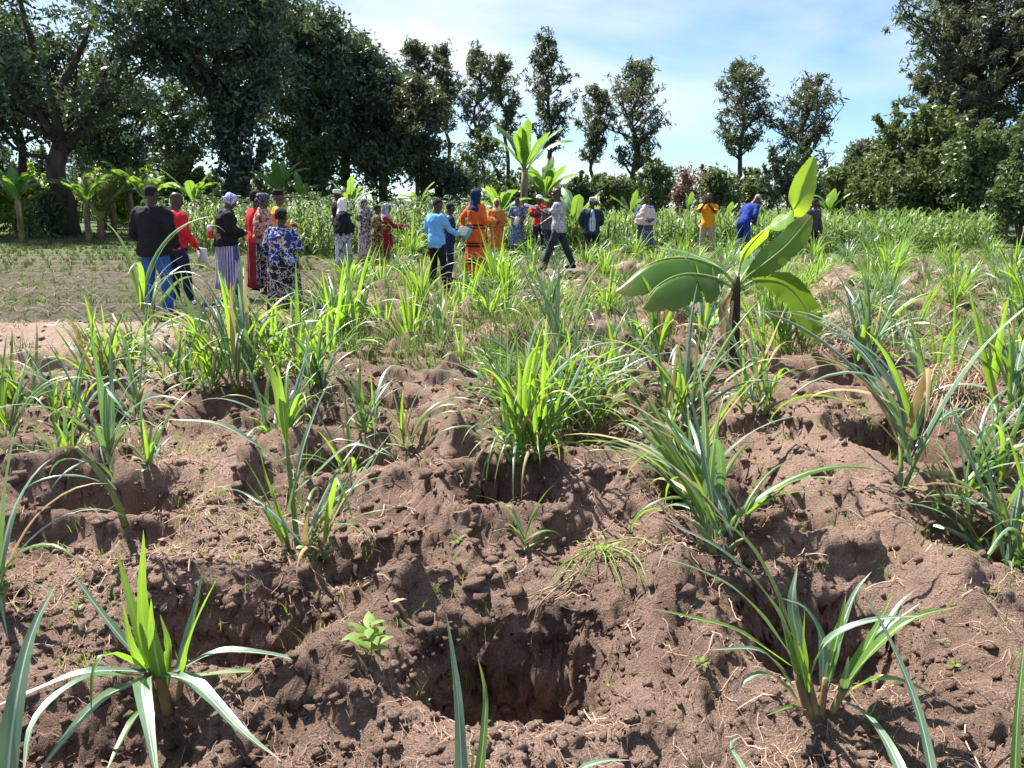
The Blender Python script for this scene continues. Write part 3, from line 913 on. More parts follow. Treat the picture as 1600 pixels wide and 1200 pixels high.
b2 = GH(1270, 1112)
y2 = b2.y
traced('grass clump with long pale leaves reaching left, in the lower right pit', (b2.x, b2.y), [
    ([(1250, 1040, y2), (1205, 940, y2 - .02), (1130, 862, y2 - .05), (1035, 812, y2 - .08)], 0.034, d_),
    ([(1245, 1010, y2), (1205, 910, y2 + .02), (1165, 845, y2 + .02), (1100, 790, y2 + .02)], 0.040, d_),
    ([(1240, 1030, y2), (1165, 935, y2 - .04), (1090, 890, y2 - .06), (1018, 868, y2 - .08)], 0.028, d_),
    ([(1235, 1040, y2), (1150, 985, y2 - .06), (1080, 965, y2 - .08), (1015, 950, y2 - .1)], 0.026, g_),
    ([(1240, 1075, y2), (1190, 1018, y2 - .08), (1105, 1015, y2 - .12)], 0.024, d_),
    ([(1245, 1095, y2), (1205, 1055, y2 - .10), (1170, 1060, y2 - .14), (1142, 1092, y2 - .15)], 0.032, d_),
    ([(1250, 1085, y2), (1228, 1000, y2), (1216, 930, y2)], 0.040, g_),
    ([(1262, 1080, y2), (1254, 1000, y2 + .02), (1258, 945, y2 + .03)], 0.030, g_),
    ([(1256, 1085, y2), (1240, 990, y2 - .04), (1222, 945, y2 - .05)], 0.030, g_),
    ([(1262, 1090, y2), (1246, 1010, y2 - .06), (1232, 985, y2 - .06)], 0.030, g_),
    ([(1285, 1080, y2), (1284, 1000, y2 + .05), (1258, 950, y2 + .08), (1222, 935, y2 + .08)], 0.026, d_),
    ([(1255, 1030, y2 + .05), (1238, 950, y2 + .1), (1246, 885, y2 + .13)], 0.040, d_),
    ([(1265, 1060, y2), (1295, 1000, y2 - .02), (1360, 970, y2 - .03), (1440, 962, y2 - .02)], 0.028, d_),
    ([(1288, 1085, y2), (1305, 1010, y2 + .05), (1335, 930, y2 + .1), (1362, 893, y2 + .12)], 0.036, d_),
    ([(1290, 1070, y2), (1310, 990, y2 + .06), (1322, 930, y2 + .08)], 0.028, g_),
    ([(1312, 1080, y2), (1355, 1010, y2 + .03), (1395, 930, y2 + .05)], 0.040, g_),
    ([(1312, 1085, y2), (1370, 1000, y2 + .05), (1410, 940, y2 + .1), (1440, 915, y2 + .1)], 0.030, d_),
    ([(1315, 1080, y2), (1370, 1010, y2 - .02), (1430, 965, y2 - .02), (1500, 947, y2)], 0.034, g_),
    ([(1312, 1075, y2), (1375, 990, y2 + .08), (1437, 943, y2 + .1)], 0.026, d_),
    ([(1315, 1085, y2), (1375, 1060, y2 - .08), (1430, 1072, y2 - .1), (1458, 1088, y2 - .1)], 0.028, g_),
    ([(1318, 1080, y2), (1322, 1055, y2 - .06), (1326, 1025, y2 - .06)], 0.026, d_),
    ([(1262, 1110, y2), (1235, 1105, y2 - .06), (1198, 1118, y2 - .1)], 0.022, g_),
], [([(1268, 1122, y2), (1255, 1085, y2), (1245, 1050, y2)], 0.014, 0.010), ([(1276, 1122, y2), (1268, 1085, y2), (1262, 1060, y2)], 0.013, 0.010),
    ([(1282, 1120, y2), (1287, 1085, y2), (1290, 1060, y2)], 0.012, 0.008), ([(1295, 1120, y2), (1312, 1090, y2), (1330, 1060, y2)], 0.012, 0.008)], seed=2)

# tall sparse plant with one long cane, and the short bright one beside it
b3 = GH(462, 858)
y3 = b3.y
traced('tall lanky grass plant with one long cane, left of the middle', (b3.x, b3.y), [
    ([(447, 690, y3), (425, 590, y3 + .02), (395, 545, y3 + .03), (370, 508, y3 + .03)], 0.060, g_),
    ([(447, 690, y3), (440, 620, y3 - .03), (434, 572, y3 - .04)], 0.036, g_),
    ([(460, 760, y3), (480, 680, y3 + .05), (515, 600, y3 + .1), (560, 560, y3 + .1)], 0.034, d_),
    ([(460, 770, y3), (500, 735, y3 + .02), (550, 695, y3 + .02), (610, 712, y3)], 0.030, d_),
    ([(448, 730, y3), (400, 695, y3 - .05), (340, 662, y3 - .06), (262, 655, y3 - .06)], 0.030, d_),
    ([(445, 850, y3), (402, 750, y3 - .02), (368, 698, y3 - .03)], 0.034, g_),
    ([(450, 850, y3), (415, 745, y3 - .04), (398, 672, y3 - .05)], 0.034, g_),
    ([(452, 850, y3), (428, 780, y3), (412, 742, y3)], 0.034, g_),
    ([(450, 855, y3), (432, 800, y3 - .06), (425, 755, y3 - .06)], 0.034, g_),
    ([(442, 850, y3), (410, 790, y3 + .03), (385, 752, y3 + .04)], 0.030, g_),
    ([(445, 840, y3), (400, 782, y3 - .08), (350, 765, y3 - .1), (315, 795, y3 - .1)], 0.022, d_),
    ([(445, 840, y3), (400, 800, y3 - .1), (360, 785, y3 - .12), (338, 790, y3 - .12)], 0.020, d_),
    ([(450, 800, y3), (470, 740, y3 - .05), (515, 690, y3 - .08), (560, 690, y3 - .08)], 0.026, d_),
    ([(455, 830, y3), (475, 760, y3 + .03), (480, 690, y3 + .05)], 0.026, g_),
], [([(466, 866, y3), (457, 780, y3), (447, 690, y3)], 0.013, 0.008), ([(452, 864, y3), (448, 845, y3), (444, 825, y3)], 0.012, 0.009)], smat='grass_stem', seed=3)

# leaves of plants whose foot is below the picture
def low(px, Yb):
    x = (px - 800) / FPX * (Yb * CP + 0.3)
    return (x, Yb)
traced('broad dark blade rising at the very left of the bottom edge', low(-10, 1.42), [
    ([(2, 1330, 1.44), (22, 1120, 1.56), (50, 990, 1.68), (88, 912, 1.78)], 0.052, d_),
    ([(0, 1330, 1.44), (-30, 1150, 1.5), (-60, 1050, 1.5)], 0.04, g_)], seed=4)
traced('two upright blades at the bottom edge before the empty pit', low(728, 1.42), [
    ([(724, 1330, 1.44), (718, 1130, 1.56), (708, 1030, 1.64), (697, 958, 1.70)], 0.030, d_),
    ([(735, 1330, 1.44), (756, 1150, 1.55), (758, 1080, 1.6), (747, 1030, 1.62)], 0.026, g_),
    ([(730, 1330, 1.44), (738, 1200, 1.5), (742, 1160, 1.52)], 0.014, g_)], seed=5)
traced('dark leaning blades at the bottom edge, right of the middle', low(1445, 1.42), [
    ([(1478, 1330, 1.44), (1440, 1130, 1.62), (1395, 1010, 1.74), (1342, 912, 1.84)], 0.024, d_),
    ([(1440, 1330, 1.44), (1405, 1200, 1.60), (1355, 1118, 1.78), (1290, 1086, 1.9)], 0.032, d_)], seed=6)
traced('yellow green blade at the right end of the bottom edge', low(1600, 1.42), [
    ([(1582, 1330, 1.44), (1590, 1120, 1.56), (1603, 985, 1.66)], 0.022, g_),
    ([(1610, 1330, 1.44), (1640, 1120, 1.56), (1690, 1000, 1.66)], 0.03, g_)], seed=7)
traced('pale leaf tips lying low at the middle of the bottom edge', low(930, 1.42), [
    ([(880, 1330, 1.44), (900, 1215, 1.58), (940, 1190, 1.62), (985, 1188, 1.64)], 0.026, d_),
    ([(1180, 1330, 1.44), (1165, 1215, 1.55), (1140, 1165, 1.64), (1160, 1150, 1.68)], 0.024, d_)], seed=8)

clump(-15, 965, 0.62, 'grass clump cut by the left edge, above the broad-leaved clump', 3, 7, 2, 3, 0.15, seed=11, grey=0.6)
clump(500, 862, 0.55, 'short bright grass tuft at the foot of the lanky plant', 7, 7, 3, 4, 0.10, seed=12, lean=0.3, lean_az=0.5, grey=0.3)
clump(200, 832, 0.60, 'grey green grass plant with a single stem and hanging leaves, left', 3, 7, 4, 1, 0.36, 0.01, grey=0.9, seed=13, n_kink=2)
clump(815, 858, 0.30, 'tiny grass seedling in front of the dense middle clump', 2, 3, 2, 1, 0.06, 0.01, seed=14, wid=1.5)
clump(828, 772, 0.70, 'dense bushy grass clump in the centre of the field', 24, 46, 30, 14, 0.12, 0.15, grey=0.1, seed=15, wid=0.75)
clump(885, 672, 0.80, 'biggest dense grass clump, right behind the central bushy clump', 34, 52, 26, 16, 0.16, 0.20, grey=0.12, seed=16, wid=0.72)
clump(1128, 868, 0.66, 'grass clump with long leaves arching left, right of the centre', 14, 14, 5, 6, 0.18, seed=17, lean=0.3, lean_az=2.6, grey=0.45)
clump(1090, 770, 0.78, 'leaning grass clump behind the arching clump right of the centre', 10, 14, 4, 5, 0.26, seed=18, lean=0.25, lean_az=2.3, grey=0.4)
clump(1052, 690, 0.76, 'grass clump with silvery bent leaves between the big clump and the banana', 10, 16, 6, 6, 0.24, seed=19, grey=0.5, n_kink=2)
clump(1570, 915, 0.74, 'thick low grass clump at the right edge', 28, 42, 26, 14, 0.12, 0.13, grey=0.35, seed=20, wid=0.8)
clump(1405, 768, 0.98, 'tall silver leaved grass plant standing in a deep pit on the right', 5, 8, 3, 3, 0.42, 0.03, grey=0.8, seed=21, lean=0.15, lean_az=2.6)
clump(1490, 800, 0.45, 'small grass tuft between the silver plant and the right edge clump', 4, 8, 5, 3, 0.1, seed=22, grey=0.4)
clump(580, 690, 0.60, 'sparse grass plant with a hanging tip in the pit left of the centre', 4, 7, 3, 3, 0.16, 0.05, seed=23, grey=0.4)
clump(555, 740, 0.62, 'upright grass plant above the short bright tuft', 4, 6, 2, 2, 0.2, 0.03, seed=24, grey=0.3)
clump(70, 742, 0.52, 'low bright grass clump near the left edge', 12, 10, 6, 6, 0.14, 0.12, seed=25, grey=0.1, n_kink=3)
clump(10, 690, 0.62, 'grass clump cut by the left edge, behind the low bright one', 7, 8, 3, 4, 0.16, seed=26, grey=0.2)
clump(250, 745, 0.45, 'flattened grass tuft behind the grey green plant', 4, 8, 6, 3, 0.1, seed=27, grey=0.4)
clump(375, 655, 0.84, 'tall thick grass clump left of the centre with long silver leaves', 20, 22, 8, 9, 0.26, 0.12, seed=28, grey=0.4)
clump(330, 660, 0.62, 'yellow green side clump at the foot of the tall thick clump', 12, 8, 4, 5, 0.1, seed=29, grey=0.1)
clump(210, 655, 0.52, 'thin grass plant with a few arched leaves, left', 4, 7, 4, 2, 0.14, 0.02, seed=30, grey=0.5)
clump(150, 605, 0.70, 'bright grass clump beside the bare path', 20, 14, 6, 8, 0.12, 0.14, seed=31, grey=0.1)
clump(455, 600, 0.76, 'grass clump below the woman in the navy dress', 16, 14, 5, 8, 0.2, 0.12, seed=32, grey=0.15)
clump(245, 545, 1.08, 'tall thin grass plant in front of the man in the black jacket', 4, 6, 2, 1, 0.55, 0.01, seed=33, grey=0.5, wid=1.15)
clump(130, 545, 0.62, 'lone pale grass plant at the end of the bare path', 2, 5, 2, 1, 0.22, 0.02, seed=34, grey=0.8)
clump(340, 560, 0.92, 'large grass clump in front of the striped skirt', 16, 18, 5, 8, 0.28, 0.14, seed=35, grey=0.4)
clump(545, 560, 0.95, 'tall grass clump behind the soil heap left of the centre', 22, 16, 5, 9, 0.24, 0.12, seed=36, grey=0.2)
clump(690, 565, 0.60, 'small upright grass clump with white tipped leaves in the middle', 10, 8, 3, 5, 0.2, 0.07, seed=37, grey=0.4)
clump(865, 560, 0.86, 'upright grass clump behind the biggest clump', 20, 14, 5, 8, 0.22, 0.12, seed=38, grey=0.25)
clump(1015, 575, 0.95, 'tall grass clump under the drooping banana leaf', 12, 12, 4, 6, 0.3, 0.08, seed=39, grey=0.5)
clump(1100, 560, 0.75, 'grass clump just left of the banana stem', 9, 10, 4, 5, 0.24, 0.06, seed=40, grey=0.5)
clump(1230, 560, 0.72, 'soft bright grass clump right of the banana stem', 30, 24, 8, 12, 0.14, 0.18, seed=41, grey=0.08, wid=0.6)
clump(1345, 615, 0.86, 'grass clump with white folded leaves right of the banana', 12, 16, 5, 7, 0.26, 0.1, seed=42, grey=0.6, n_kink=3)
clump(1450, 640, 0.78, 'silvery grass clump beside the straw covered mound', 14, 14, 5, 7, 0.22, 0.12, seed=43, grey=0.5)
clump(1565, 690, 0.80, 'grass clump at the right edge behind the straw covered mound', 16, 14, 6, 8, 0.2, 0.12, seed=44, grey=0.3)
clump(1590, 560, 0.95, 'tall grass clump at the right edge, further back', 16, 16, 5, 8, 0.3, 0.12, seed=45, grey=0.3)

clump(30, 620, 0.62, 'bright upright grass clump at the left edge above the dark pit', 10, 10, 4, 5, 0.16, seed=46, grey=0.15)
clump(205, 590, 0.66, 'bushy grass clump between the bare path and the tall thick clump', 16, 14, 6, 7, 0.14, 0.12, seed=47, grey=0.3)
clump(280, 610, 0.70, 'pale grass clump behind the thin arched plant', 10, 14, 6, 6, 0.16, 0.1, seed=48, grey=0.5)
clump(130, 730, 0.48, 'flat grey grass tuft right of the low bright clump', 5, 10, 6, 4, 0.1, 0.08, seed=49, grey=0.5)
clump(640, 700, 0.42, 'small grass tuft on the ridge left of the central clump', 3, 6, 3, 2, 0.08, 0.03, seed=50, grey=0.3)
clump(440, 690, 0.55, 'short grass tuft right of the tall thick clump', 6, 10, 5, 4, 0.1, 0.07, seed=51, grey=0.3)
clump(500, 620, 0.62, 'grass clump left of the soil heap', 12, 14, 6, 6, 0.12, 0.1, seed=52, grey=0.3)
clump(760, 620, 0.55, 'grass clump behind the left side of the central clumps', 10, 14, 6, 6, 0.12, 0.1, seed=53, grey=0.2)
clump(960, 620, 0.62, 'grass clump right behind the biggest clump', 10, 16, 6, 6, 0.14, 0.1, seed=54, grey=0.3)
clump(1180, 660, 0.60, 'grass clump in front of the banana stem', 8, 14, 6, 5, 0.14, 0.08, seed=55, grey=0.4)
clump(1540, 760, 0.55, 'grass clump in front of the straw mound at the right edge', 10, 16, 8, 6, 0.1, 0.1, seed=56, grey=0.4)
clump(100, 670, 0.55, 'grass clump between the left edge and the thin arched plant', 10, 12, 6, 5, 0.12, 0.1, seed=57, grey=0.2)
# ------------------------------------------------------------------ clumps further back: one mesh each
def far_clump(name, n, h, seed, wid=0.036, up=0.4):
    r = random.Random(seed)
    g = Geo()
    for k in range(n):
        a = r.uniform(0, 2 * math.pi); d = 0.13 * math.sqrt(r.random())
        x = r.random()
        L = h * r.uniform(0.55, 1.05)
        if x < up: p = leaf_path(L, math.radians(r.uniform(62, 84)), r.uniform(0.2, 0.9), 6)
        elif x < 0.85: p = leaf_path(L, math.radians(r.uniform(58, 78)), r.uniform(1.1, 2.1), 7)
        else: p = leaf_path(L * 0.8, math.radians(r.uniform(40, 62)), r.uniform(1.6, 2.5), 7)
        tw = np.linspace(0, r.uniform(-0.8, 0.8), len(p))
        V, Q, U = strip(p, leaf_width(len(p), wid * r.uniform(0.7, 1.2)), 0.4, side=(0, 1, 0), cols=3, twist=tw)
        c, s = math.cos(a), math.sin(a)
        V = np.stack([V[:, 0] * c - V[:, 1] * s + d * c, V[:, 0] * s + V[:, 1] * c + d * s, V[:, 2] + r.uniform(0, 0.2) * h], 1)
        g.add(V, Q, None, U, 0)
    for k in range(5):
        a = r.uniform(0, 6.28); d = r.uniform(0, 0.12)
        V, Q, T, U = tube([(d * math.cos(a), d * math.sin(a), 0), (d * 1.3 * math.cos(a), d * 1.3 * math.sin(a), 0.28 * h)], [0.012, 0.008], 5)
        g.add(V, Q, T, U, 1)
    me = g.mesh(name)
    me.materials.append(M['grass_leaf'] if seed % 3 else M['grass_leaf_sheen']); me.materials.append(M['grass_stem'])
    return me


FAR = [far_clump('grass_clump', 34 + 6 * (k % 4), 0.85 + 0.09 * (k % 3), 300 + k, up=0.3 + 0.1 * (k % 4)) for k in range(12)]
zone_txt = [
    (lambda x, y: y < 9.5 and x < 0.6, 'middling grass clump in the middle distance on the left half of the pit field'),
    (lambda x, y: y < 9.5, 'middling grass clump in the middle distance on the right half of the pit field'),
    (lambda x, y: y < 14 and x < 0.8, 'grass clump in the ground before the group of people, left of the walking man'),
    (lambda x, y: y < 14, 'grass clump in the ground right of the walking man'),
    (lambda x, y: True, 'far grass clump around the feet of the people at the back'),
]
occupied = [(p.x, p.y) for p in (o.matrix_basis.translation for o in scene.objects if o.name.startswith('grass_clump'))]
r_ = random.Random(77)
placed = 0
for (cx, cy, rx, ry, dep, rot, pw) in pits[hero_pits:]:
    for rep in range(2 if cy > 9 else 1):
        ox, oy = cx + r_.uniform(-0.15, 0.15) + rep * r_.choice((-0.55, 0.5)), cy - 0.1 + r_.uniform(-0.12, 0.12) + rep * 0.3
        if any((ox - a) ** 2 + (oy - b) ** 2 < 0.2 for a, b in occupied) or r_.random() < (0.08 if rep == 0 else 0.3):
            continue
        if placed >= 236 or abs(ox) > 0.72 * oy + 0.6 or (oy > 12 and ox < -4.6) or (ox < -3.0 and 8 < oy):
            continue
        gx_, gy_ = ox, oy
        pxx = 800 + ox / (oy * CP) * FPX
        if 880 < pxx < 960 and 11.5 < oy < 14.5: continue      # bare mound by the walking man's feet
        o = link('grass_clump', FAR[r_.randrange(len(FAR))])
        o.location = (ox, oy, H(ox, oy) - 0.02)
        s = r_.uniform(0.62, 1.0) * (1.0 if oy < 14 else 0.88)
        o.scale = (s, s, s * r_.uniform(0.85, 1.2)); o.rotation_euler = (0, 0, r_.uniform(0, 6.28))
        for f, t in zone_txt:
            if f(ox, oy):
                tag(o, t, 'grass clump', 'grass clumps further back in the field'); break
        placed += 1
        occupied.append((ox, oy))
# ------------------------------------------------------------------ foliage, trees, bushes
def leaf_cards(centers, n_per, rad, size, r, flat=0.75, droop=0.35, aspect=0.34):
    """many small pointed leaves spread round the cluster centres"""
    c = np.repeat(np.asarray(centers), n_per, axis=0)
    k = len(c)
    rad = np.repeat(np.broadcast_to(np.asarray(rad, dtype=float), (len(centers),)), n_per)
    off = r.normal(0, 1, (k, 3)); off /= np.maximum(np.linalg.norm(off, axis=1, keepdims=True), 1e-6)
    off *= (r.random(k) ** 0.5)[:, None] * rad[:, None]
    off[:, 2] *= flat
    p = c + off
    d = r.normal(0, 1, (k, 3)) + 0.8 * off / np.maximum(rad[:, None], 1e-6)
    d[:, 2] -= droop
    d /= np.linalg.norm(d, axis=1, keepdims=True)
    s = np.cross(d, r.normal(0, 1, (k, 3))); s /= np.maximum(np.linalg.norm(s, axis=1, keepdims=True), 1e-6)
    L = size * r.uniform(0.6, 1.35, k)[:, None]
    a = p - d * L * 0.5; b = p + d * L * 0.5
    m = p - d * L * 0.04
    V = np.stack([a, m + s * L * aspect * 0.5, b, m - s * L * aspect * 0.5], 1).reshape(-1, 3)
    i = np.arange(k)[:, None] * 4
    Q = np.concatenate([i, i + 1, i + 2, i + 3], 1)
    return V, Q


def limb(p0, direction, length, r, up=0.5, n=7, wob=0.12):
    d = np.asarray(direction, dtype=float); d /= np.linalg.norm(d)
    pts = [np.asarray(p0, dtype=float)]
    for k in range(n - 1):
        d = d + np.array([0, 0, up / n]) + r.normal(0, wob, 3)
        d /= np.linalg.norm(d)
        pts.append(pts[-1] + d * length / (n - 1))
    return np.array(pts)


def make_tree(px, base_py, Yd, label, kind, top_py, half_px, trunk_r, crown_low_py, seed, mat, bark='bark', n_limb=16, per=60, leaf=0.24,
              cl=0.55, dens=1.0, trunk_lean=0.0, group=None, fork=None, name='tree', fill=0.0, offset=0.0, limbs=None, zoff=0.0):
    """tapered trunk with limbs and sub-limbs; leaves in clusters along the outer limbs inside an uneven crown outline"""
    r = np.random.default_rng(seed)
    base = P(px, base_py, Yd); bx, by = base.x, base.y
    bz = H(bx, by) + zoff
    top = P(px, top_py, Yd).z - bz
    low = max(P(px, crown_low_py, Yd).z - bz, 0.2)
    rad = half_px / FPX * Yd
    root = thing(name, (bx, by, bz - 0.05), label, 'tree', group)
    g = Geo()
    hub = []                                   # (point, radius)
    tk = np.array([[0, 0, 0]] + [[offset * rad * t ** 1.5 + 0.03 * top * r.normal() * t, 0.03 * top * r.normal() * t, top * 0.93 * t] for t in np.linspace(0.12, 1, 9)])
    tr = trunk_r * (1 - np.linspace(0, 1, 10)) ** 0.8 + 0.015
    tr[0] *= 1.35
    if fork:
        stopi = int(np.searchsorted(tk[:, 2], fork * top)) + 1
        V, Q, T, U = tube(resample(tk[:stopi], 9), np.concatenate([[tr[0] * 1.25, tr[0] * 1.02], np.linspace(tr[0] * 0.9, tr[0] * 0.78, 7)]), 10); g.add(V, Q, T, U)
        hubs = tk[stopi - 1]
    else:
        V, Q, T, U = tube(resample(tk, 14), np.interp(np.linspace(0, 1, 14), np.linspace(0, 1, 10), tr), 9); g.add(V, Q, T, U)
    cen = []; crad = []

    def env(z):
        t = (z - low) / max(top - low, 0.1)
        t = min(max(t, 0.0), 1.0)
        if kind == 'column':
            w = (0.35 + 0.65 * math.sin(min(1, t * 1.5 + 0.15) * math.pi * 0.5)) * (1 - 0.80 * max(0, t - 0.62) / 0.38)
        elif kind == 'spread':
            w = (0.55 + 0.45 * math.sin(min(1.0, t * 1.25 + 0.1) * math.pi * 0.5)) * math.sqrt(max(0.0, 1 - (max(0, t - 0.4) / 0.62) ** 2))
        else:
            w = math.sqrt(max(0.03, 1 - (2 * t - 0.85) ** 2 * 0.8)) * (1 if t < 0.9 else 0.7)
        return rad * w
    ga = 2.399963
    for k in range(n_limb):
        t = (k + 0.5) / n_limb
        zt = low + (top - low) * (t ** 0.9) * 0.93
        e = env(zt) * (r.uniform(0.5, 1.08) if kind == 'column' else r.uniform(0.62, 1.12))
        a = k * ga + r.normal(0, 0.4)
        if fork and t < 0.85:
            p0 = hubs + np.array([0, 0, r.uniform(-0.06, 0.02) * top])
            target = np.array([math.cos(a) * e, math.sin(a) * e, zt])
            d = target - p0; ln = np.linalg.norm(d)
            mid = p0 + d * 0.45 + np.array([0, 0, -0.08 * ln]) + r.normal(0, 0.05 * ln, 3)
            path = resample([p0, mid, target], 8)
            r0 = trunk_r * r.uniform(0.22, 0.5)
        else:
            zs = max(zt - e * r.uniform(0.4, 0.8), 0.25 * low)
            c0 = np.array([np.interp(zs, tk[:, 2], tk[:, 0]), np.interp(zs, tk[:, 2], tk[:, 1]), zs])
            path = limb(c0, (math.cos(a), math.sin(a), 0.55), math.hypot(e, zt - zs), r, 0.7, 7, 0.10)
            r0 = max(0.03, trunk_r * (0.40 - 0.25 * t))
        V, Q, T, U = tube(path, np.linspace(r0, 0.018, len(path)), 5); g.add(V, Q, T, U)
        for q in range(8 if kind == 'column' else 5):
            s0 = path[int(len(path) * r.uniform(0.35, 0.95))]
            sd = r.normal(0, 1, 3); sd[2] = abs(sd[2]) * 0.6
            sl = limb(s0, sd, e * r.uniform(0.25, 0.55), r, 0.5, 4, 0.15)
            V, Q, T, U = tube(sl, np.linspace(max(0.018, r0 * 0.35), 0.01, 4), 4, cap=False); g.add(V, Q, T, U)
            cen.append(sl[-1]); crad.append(cl * r.uniform(0.6, 1.25))
            cen.append(sl[2] + r.normal(0, 0.12, 3)); crad.append(cl * r.uniform(0.45, 0.9))
        for q in (0.55, 0.72, 0.88, 1.0):
            cen.append(path[int((len(path) - 1) * q)] + r.normal(0, 0.15, 3)); crad.append(cl * r.uniform(0.5, 1.1))
    nfill = int(fill)
    for k in range(nfill):
        zt = low + (top - low) * r.random() ** 0.85
        e = env(zt) * (r.random() ** 0.33)
        a = r.uniform(0, 2 * math.pi)
        cen.append(np.array([math.cos(a) * e + offset * rad * (zt / top) ** 1.5, math.sin(a) * e, zt])); crad.append(cl * r.uniform(0.6, 1.4))
    for (pts, r0, r1) in (limbs or []):
        path = resample([np.array(P(*q)) - np.array([bx, by, bz - 0.05]) for q in pts], 9)
        V, Q, T, U = tube(path, np.linspace(r0, r1, 9), 7); g.add(V, Q, T, U)
        for q in (6, 7, 8):
            cen.append(path[q]); crad.append(cl)
    cen = np.array(cen); crad = np.array(crad)
    kp = r.random(len(cen)) < dens
    big = kind != 'column'
    V, Q = leaf_cards(cen[kp], int(per * (0.58 if big else 1.0)), crad[kp], leaf * (1.2 if big else 1.0), r, aspect=0.36 if big else 0.22)
    link('trunk', g.mesh('trunk'), M[bark], root)
    link('crown', mesh_np('crown', V, Q, smooth=False), M[mat], root)
    return root


def make_bush(px, base_py, Yd, label, top_py, half_px, seed, mat, per=70, leaf=0.16, cl=0.42, n=70, name='bush', depth=0.7, group=None, lumps=5, cat='bush', zoff=0.0):
    r = np.random.default_rng(seed)
    b = P(px, base_py, Yd)
    bz = H(b.x, b.y) + zoff
    top = max(P(px, top_py, Yd).z - bz, 0.5); rad = half_px / FPX * Yd
    root = thing(name, (b.x, b.y, bz - 0.05), label, cat, group)
    g = Geo()
    lump = [(r.uniform(-0.75, 0.75) * rad, r.uniform(-0.6, 0.6) * rad * depth, top * r.uniform(0.5, 0.8), rad * r.uniform(0.32, 0.55)) for _ in range(lumps)]
    lump.append((0, 0, top * 0.78, rad * 0.5))
    cen = []; crad = []
    for k in range(n):
        lx, ly, lz, lr = lump[r.integers(len(lump))]
        d = r.normal(0, 1, 3); d /= np.linalg.norm(d)
        zr = min(lr, top - lz + 0.05)
        q = np.array([lx, ly, lz]) + d * np.array([lr, lr * depth, zr]) * r.uniform(0.55, 1.08)
        if d[2] < 0: q[2] = lz + d[2] * lz * r.uniform(0.2, 0.98)
        q[2] = max(q[2], 0.12)
        cen.append(q); crad.append(cl * r.uniform(0.5, 1.3))
        if k % 4 == 0:
            pth = resample([np.array([lx * 0.35, ly * 0.35, 0]), np.array([lx * 0.7, ly * 0.7, lz * 0.5]), q], 6)
            V, Q, T, U = tube(pth, np.linspace(0.05, 0.012, 6), 5, cap=False); g.add(V, Q, T, U)
    # long whips sticking out of the outline
    for k in range(n // 6):
        q = cen[r.integers(len(cen))]
        w = limb(q, (r.normal(0, 0.5), r.normal(0, 0.5), 0.8), rad * 0.22 + 0.25, r, 0.2, 4)
        for s_ in w[1:]:
            cen.append(s_); crad.append(cl * 0.35)
    V, Q = leaf_cards(np.array(cen), max(12, int(per * (0.30 if Yd > 50 else 0.42))), np.array(crad), leaf * (1.5 if Yd > 50 else 1.28), r, flat=0.85, aspect=0.4)
    link('branches', g.mesh('branches'), M['bark_light'], root)
    link('foliage', mesh_np('foliage', V, Q, smooth=False), M[mat], root)
    return root


# --- the dark wood on the left
make_tree(105, 350, 36, 'huge old tree with a thick forked trunk at the far left', 'spread', -130, 190, 0.33, 165, 201, 'mango_leaf', n_limb=20, per=80, leaf=0.26, cl=0.75, fork=0.27, fill=90,
          limbs=[([(100, 235, 36), (70, 120, 36), (45, 50, 35.5), (20, -40, 35)], 0.24, 0.08), ([(108, 230, 36), (150, 150, 36), (185, 110, 35.5), (215, 60, 35)], 0.22, 0.06),
                 ([(85, 150, 36), (120, 90, 36.5), (150, 20, 37)], 0.20, 0.06), ([(140, 165, 36), (200, 150, 35), (240, 160, 34.5)], 0.14, 0.05)])
make_tree(45, 345, 39, 'slender dark tree just left of the thick forked trunk', 'spread', 60, 110, 0.25, 190, 202, 'mango_leaf', n_limb=14, per=70, leaf=0.26, cl=0.7, fill=60)
make_tree(-110, 350, 35, 'dark tree leaning in from beyond the left edge', 'spread', -120, 180, 0.5, 230, 203, 'mango_leaf', n_limb=18, per=70, leaf=0.26, cl=0.75, fork=0.3, fill=80)
make_tree(372, 340, 37, 'tallest dark dense tree clothed in leaves down to the ground', 'spread', -90, 140, 0.45, 130, 204, 'mango_leaf', n_limb=20, per=90, leaf=0.26, cl=0.8, fill=190)
make_bush(375, 340, 36.2, 'column of dark creepers hanging round the trunk of the tallest dense tree', 100, 52, 205, 'mango_leaf', per=110, leaf=0.24, cl=0.6, n=120, cat='creeper', name='creeper')
make_tree(285, 335, 46, 'low black shaded tree below the bright gap in the wood', 'spread', 138, 85, 0.28, 250, 206, 'mango_leaf', n_limb=12, per=60, leaf=0.26, cl=0.7, fill=45)
make_tree(190, 335, 49, 'dim tree filling the wood between the thick trunk and the tallest tree', 'spread', 110, 75, 0.3, 265, 215, 'wood_leaf', n_limb=16, per=80, leaf=0.27, cl=0.75, fill=110)
make_tree(478, 335, 45, 'dense dark tree standing right of the tallest one', 'spread', 8, 90, 0.35, 200, 207, 'wood_leaf', n_limb=18, per=85, leaf=0.27, cl=0.8, fill=150)
make_tree(545, 335, 47, 'rounded dark tree in the middle of the sloping wood edge', 'spread', 48, 85, 0.35, 250, 208, 'wood_leaf', n_limb=18, per=85, leaf=0.27, cl=0.8, fill=150)
make_tree(602, 335, 48, 'lower rounded dark tree ending the dense wood', 'spread', 92, 58, 0.3, 270, 209, 'wood_leaf', n_limb=16, per=80, leaf=0.27, cl=0.75, fill=130)
make_tree(662, 335, 45, 'lighter olive tree at the right end of the wood', 'spread', 118, 48, 0.22, 285, 210, 'silky_leaf', n_limb=16, per=70, leaf=0.24, cl=0.6, fill=90)
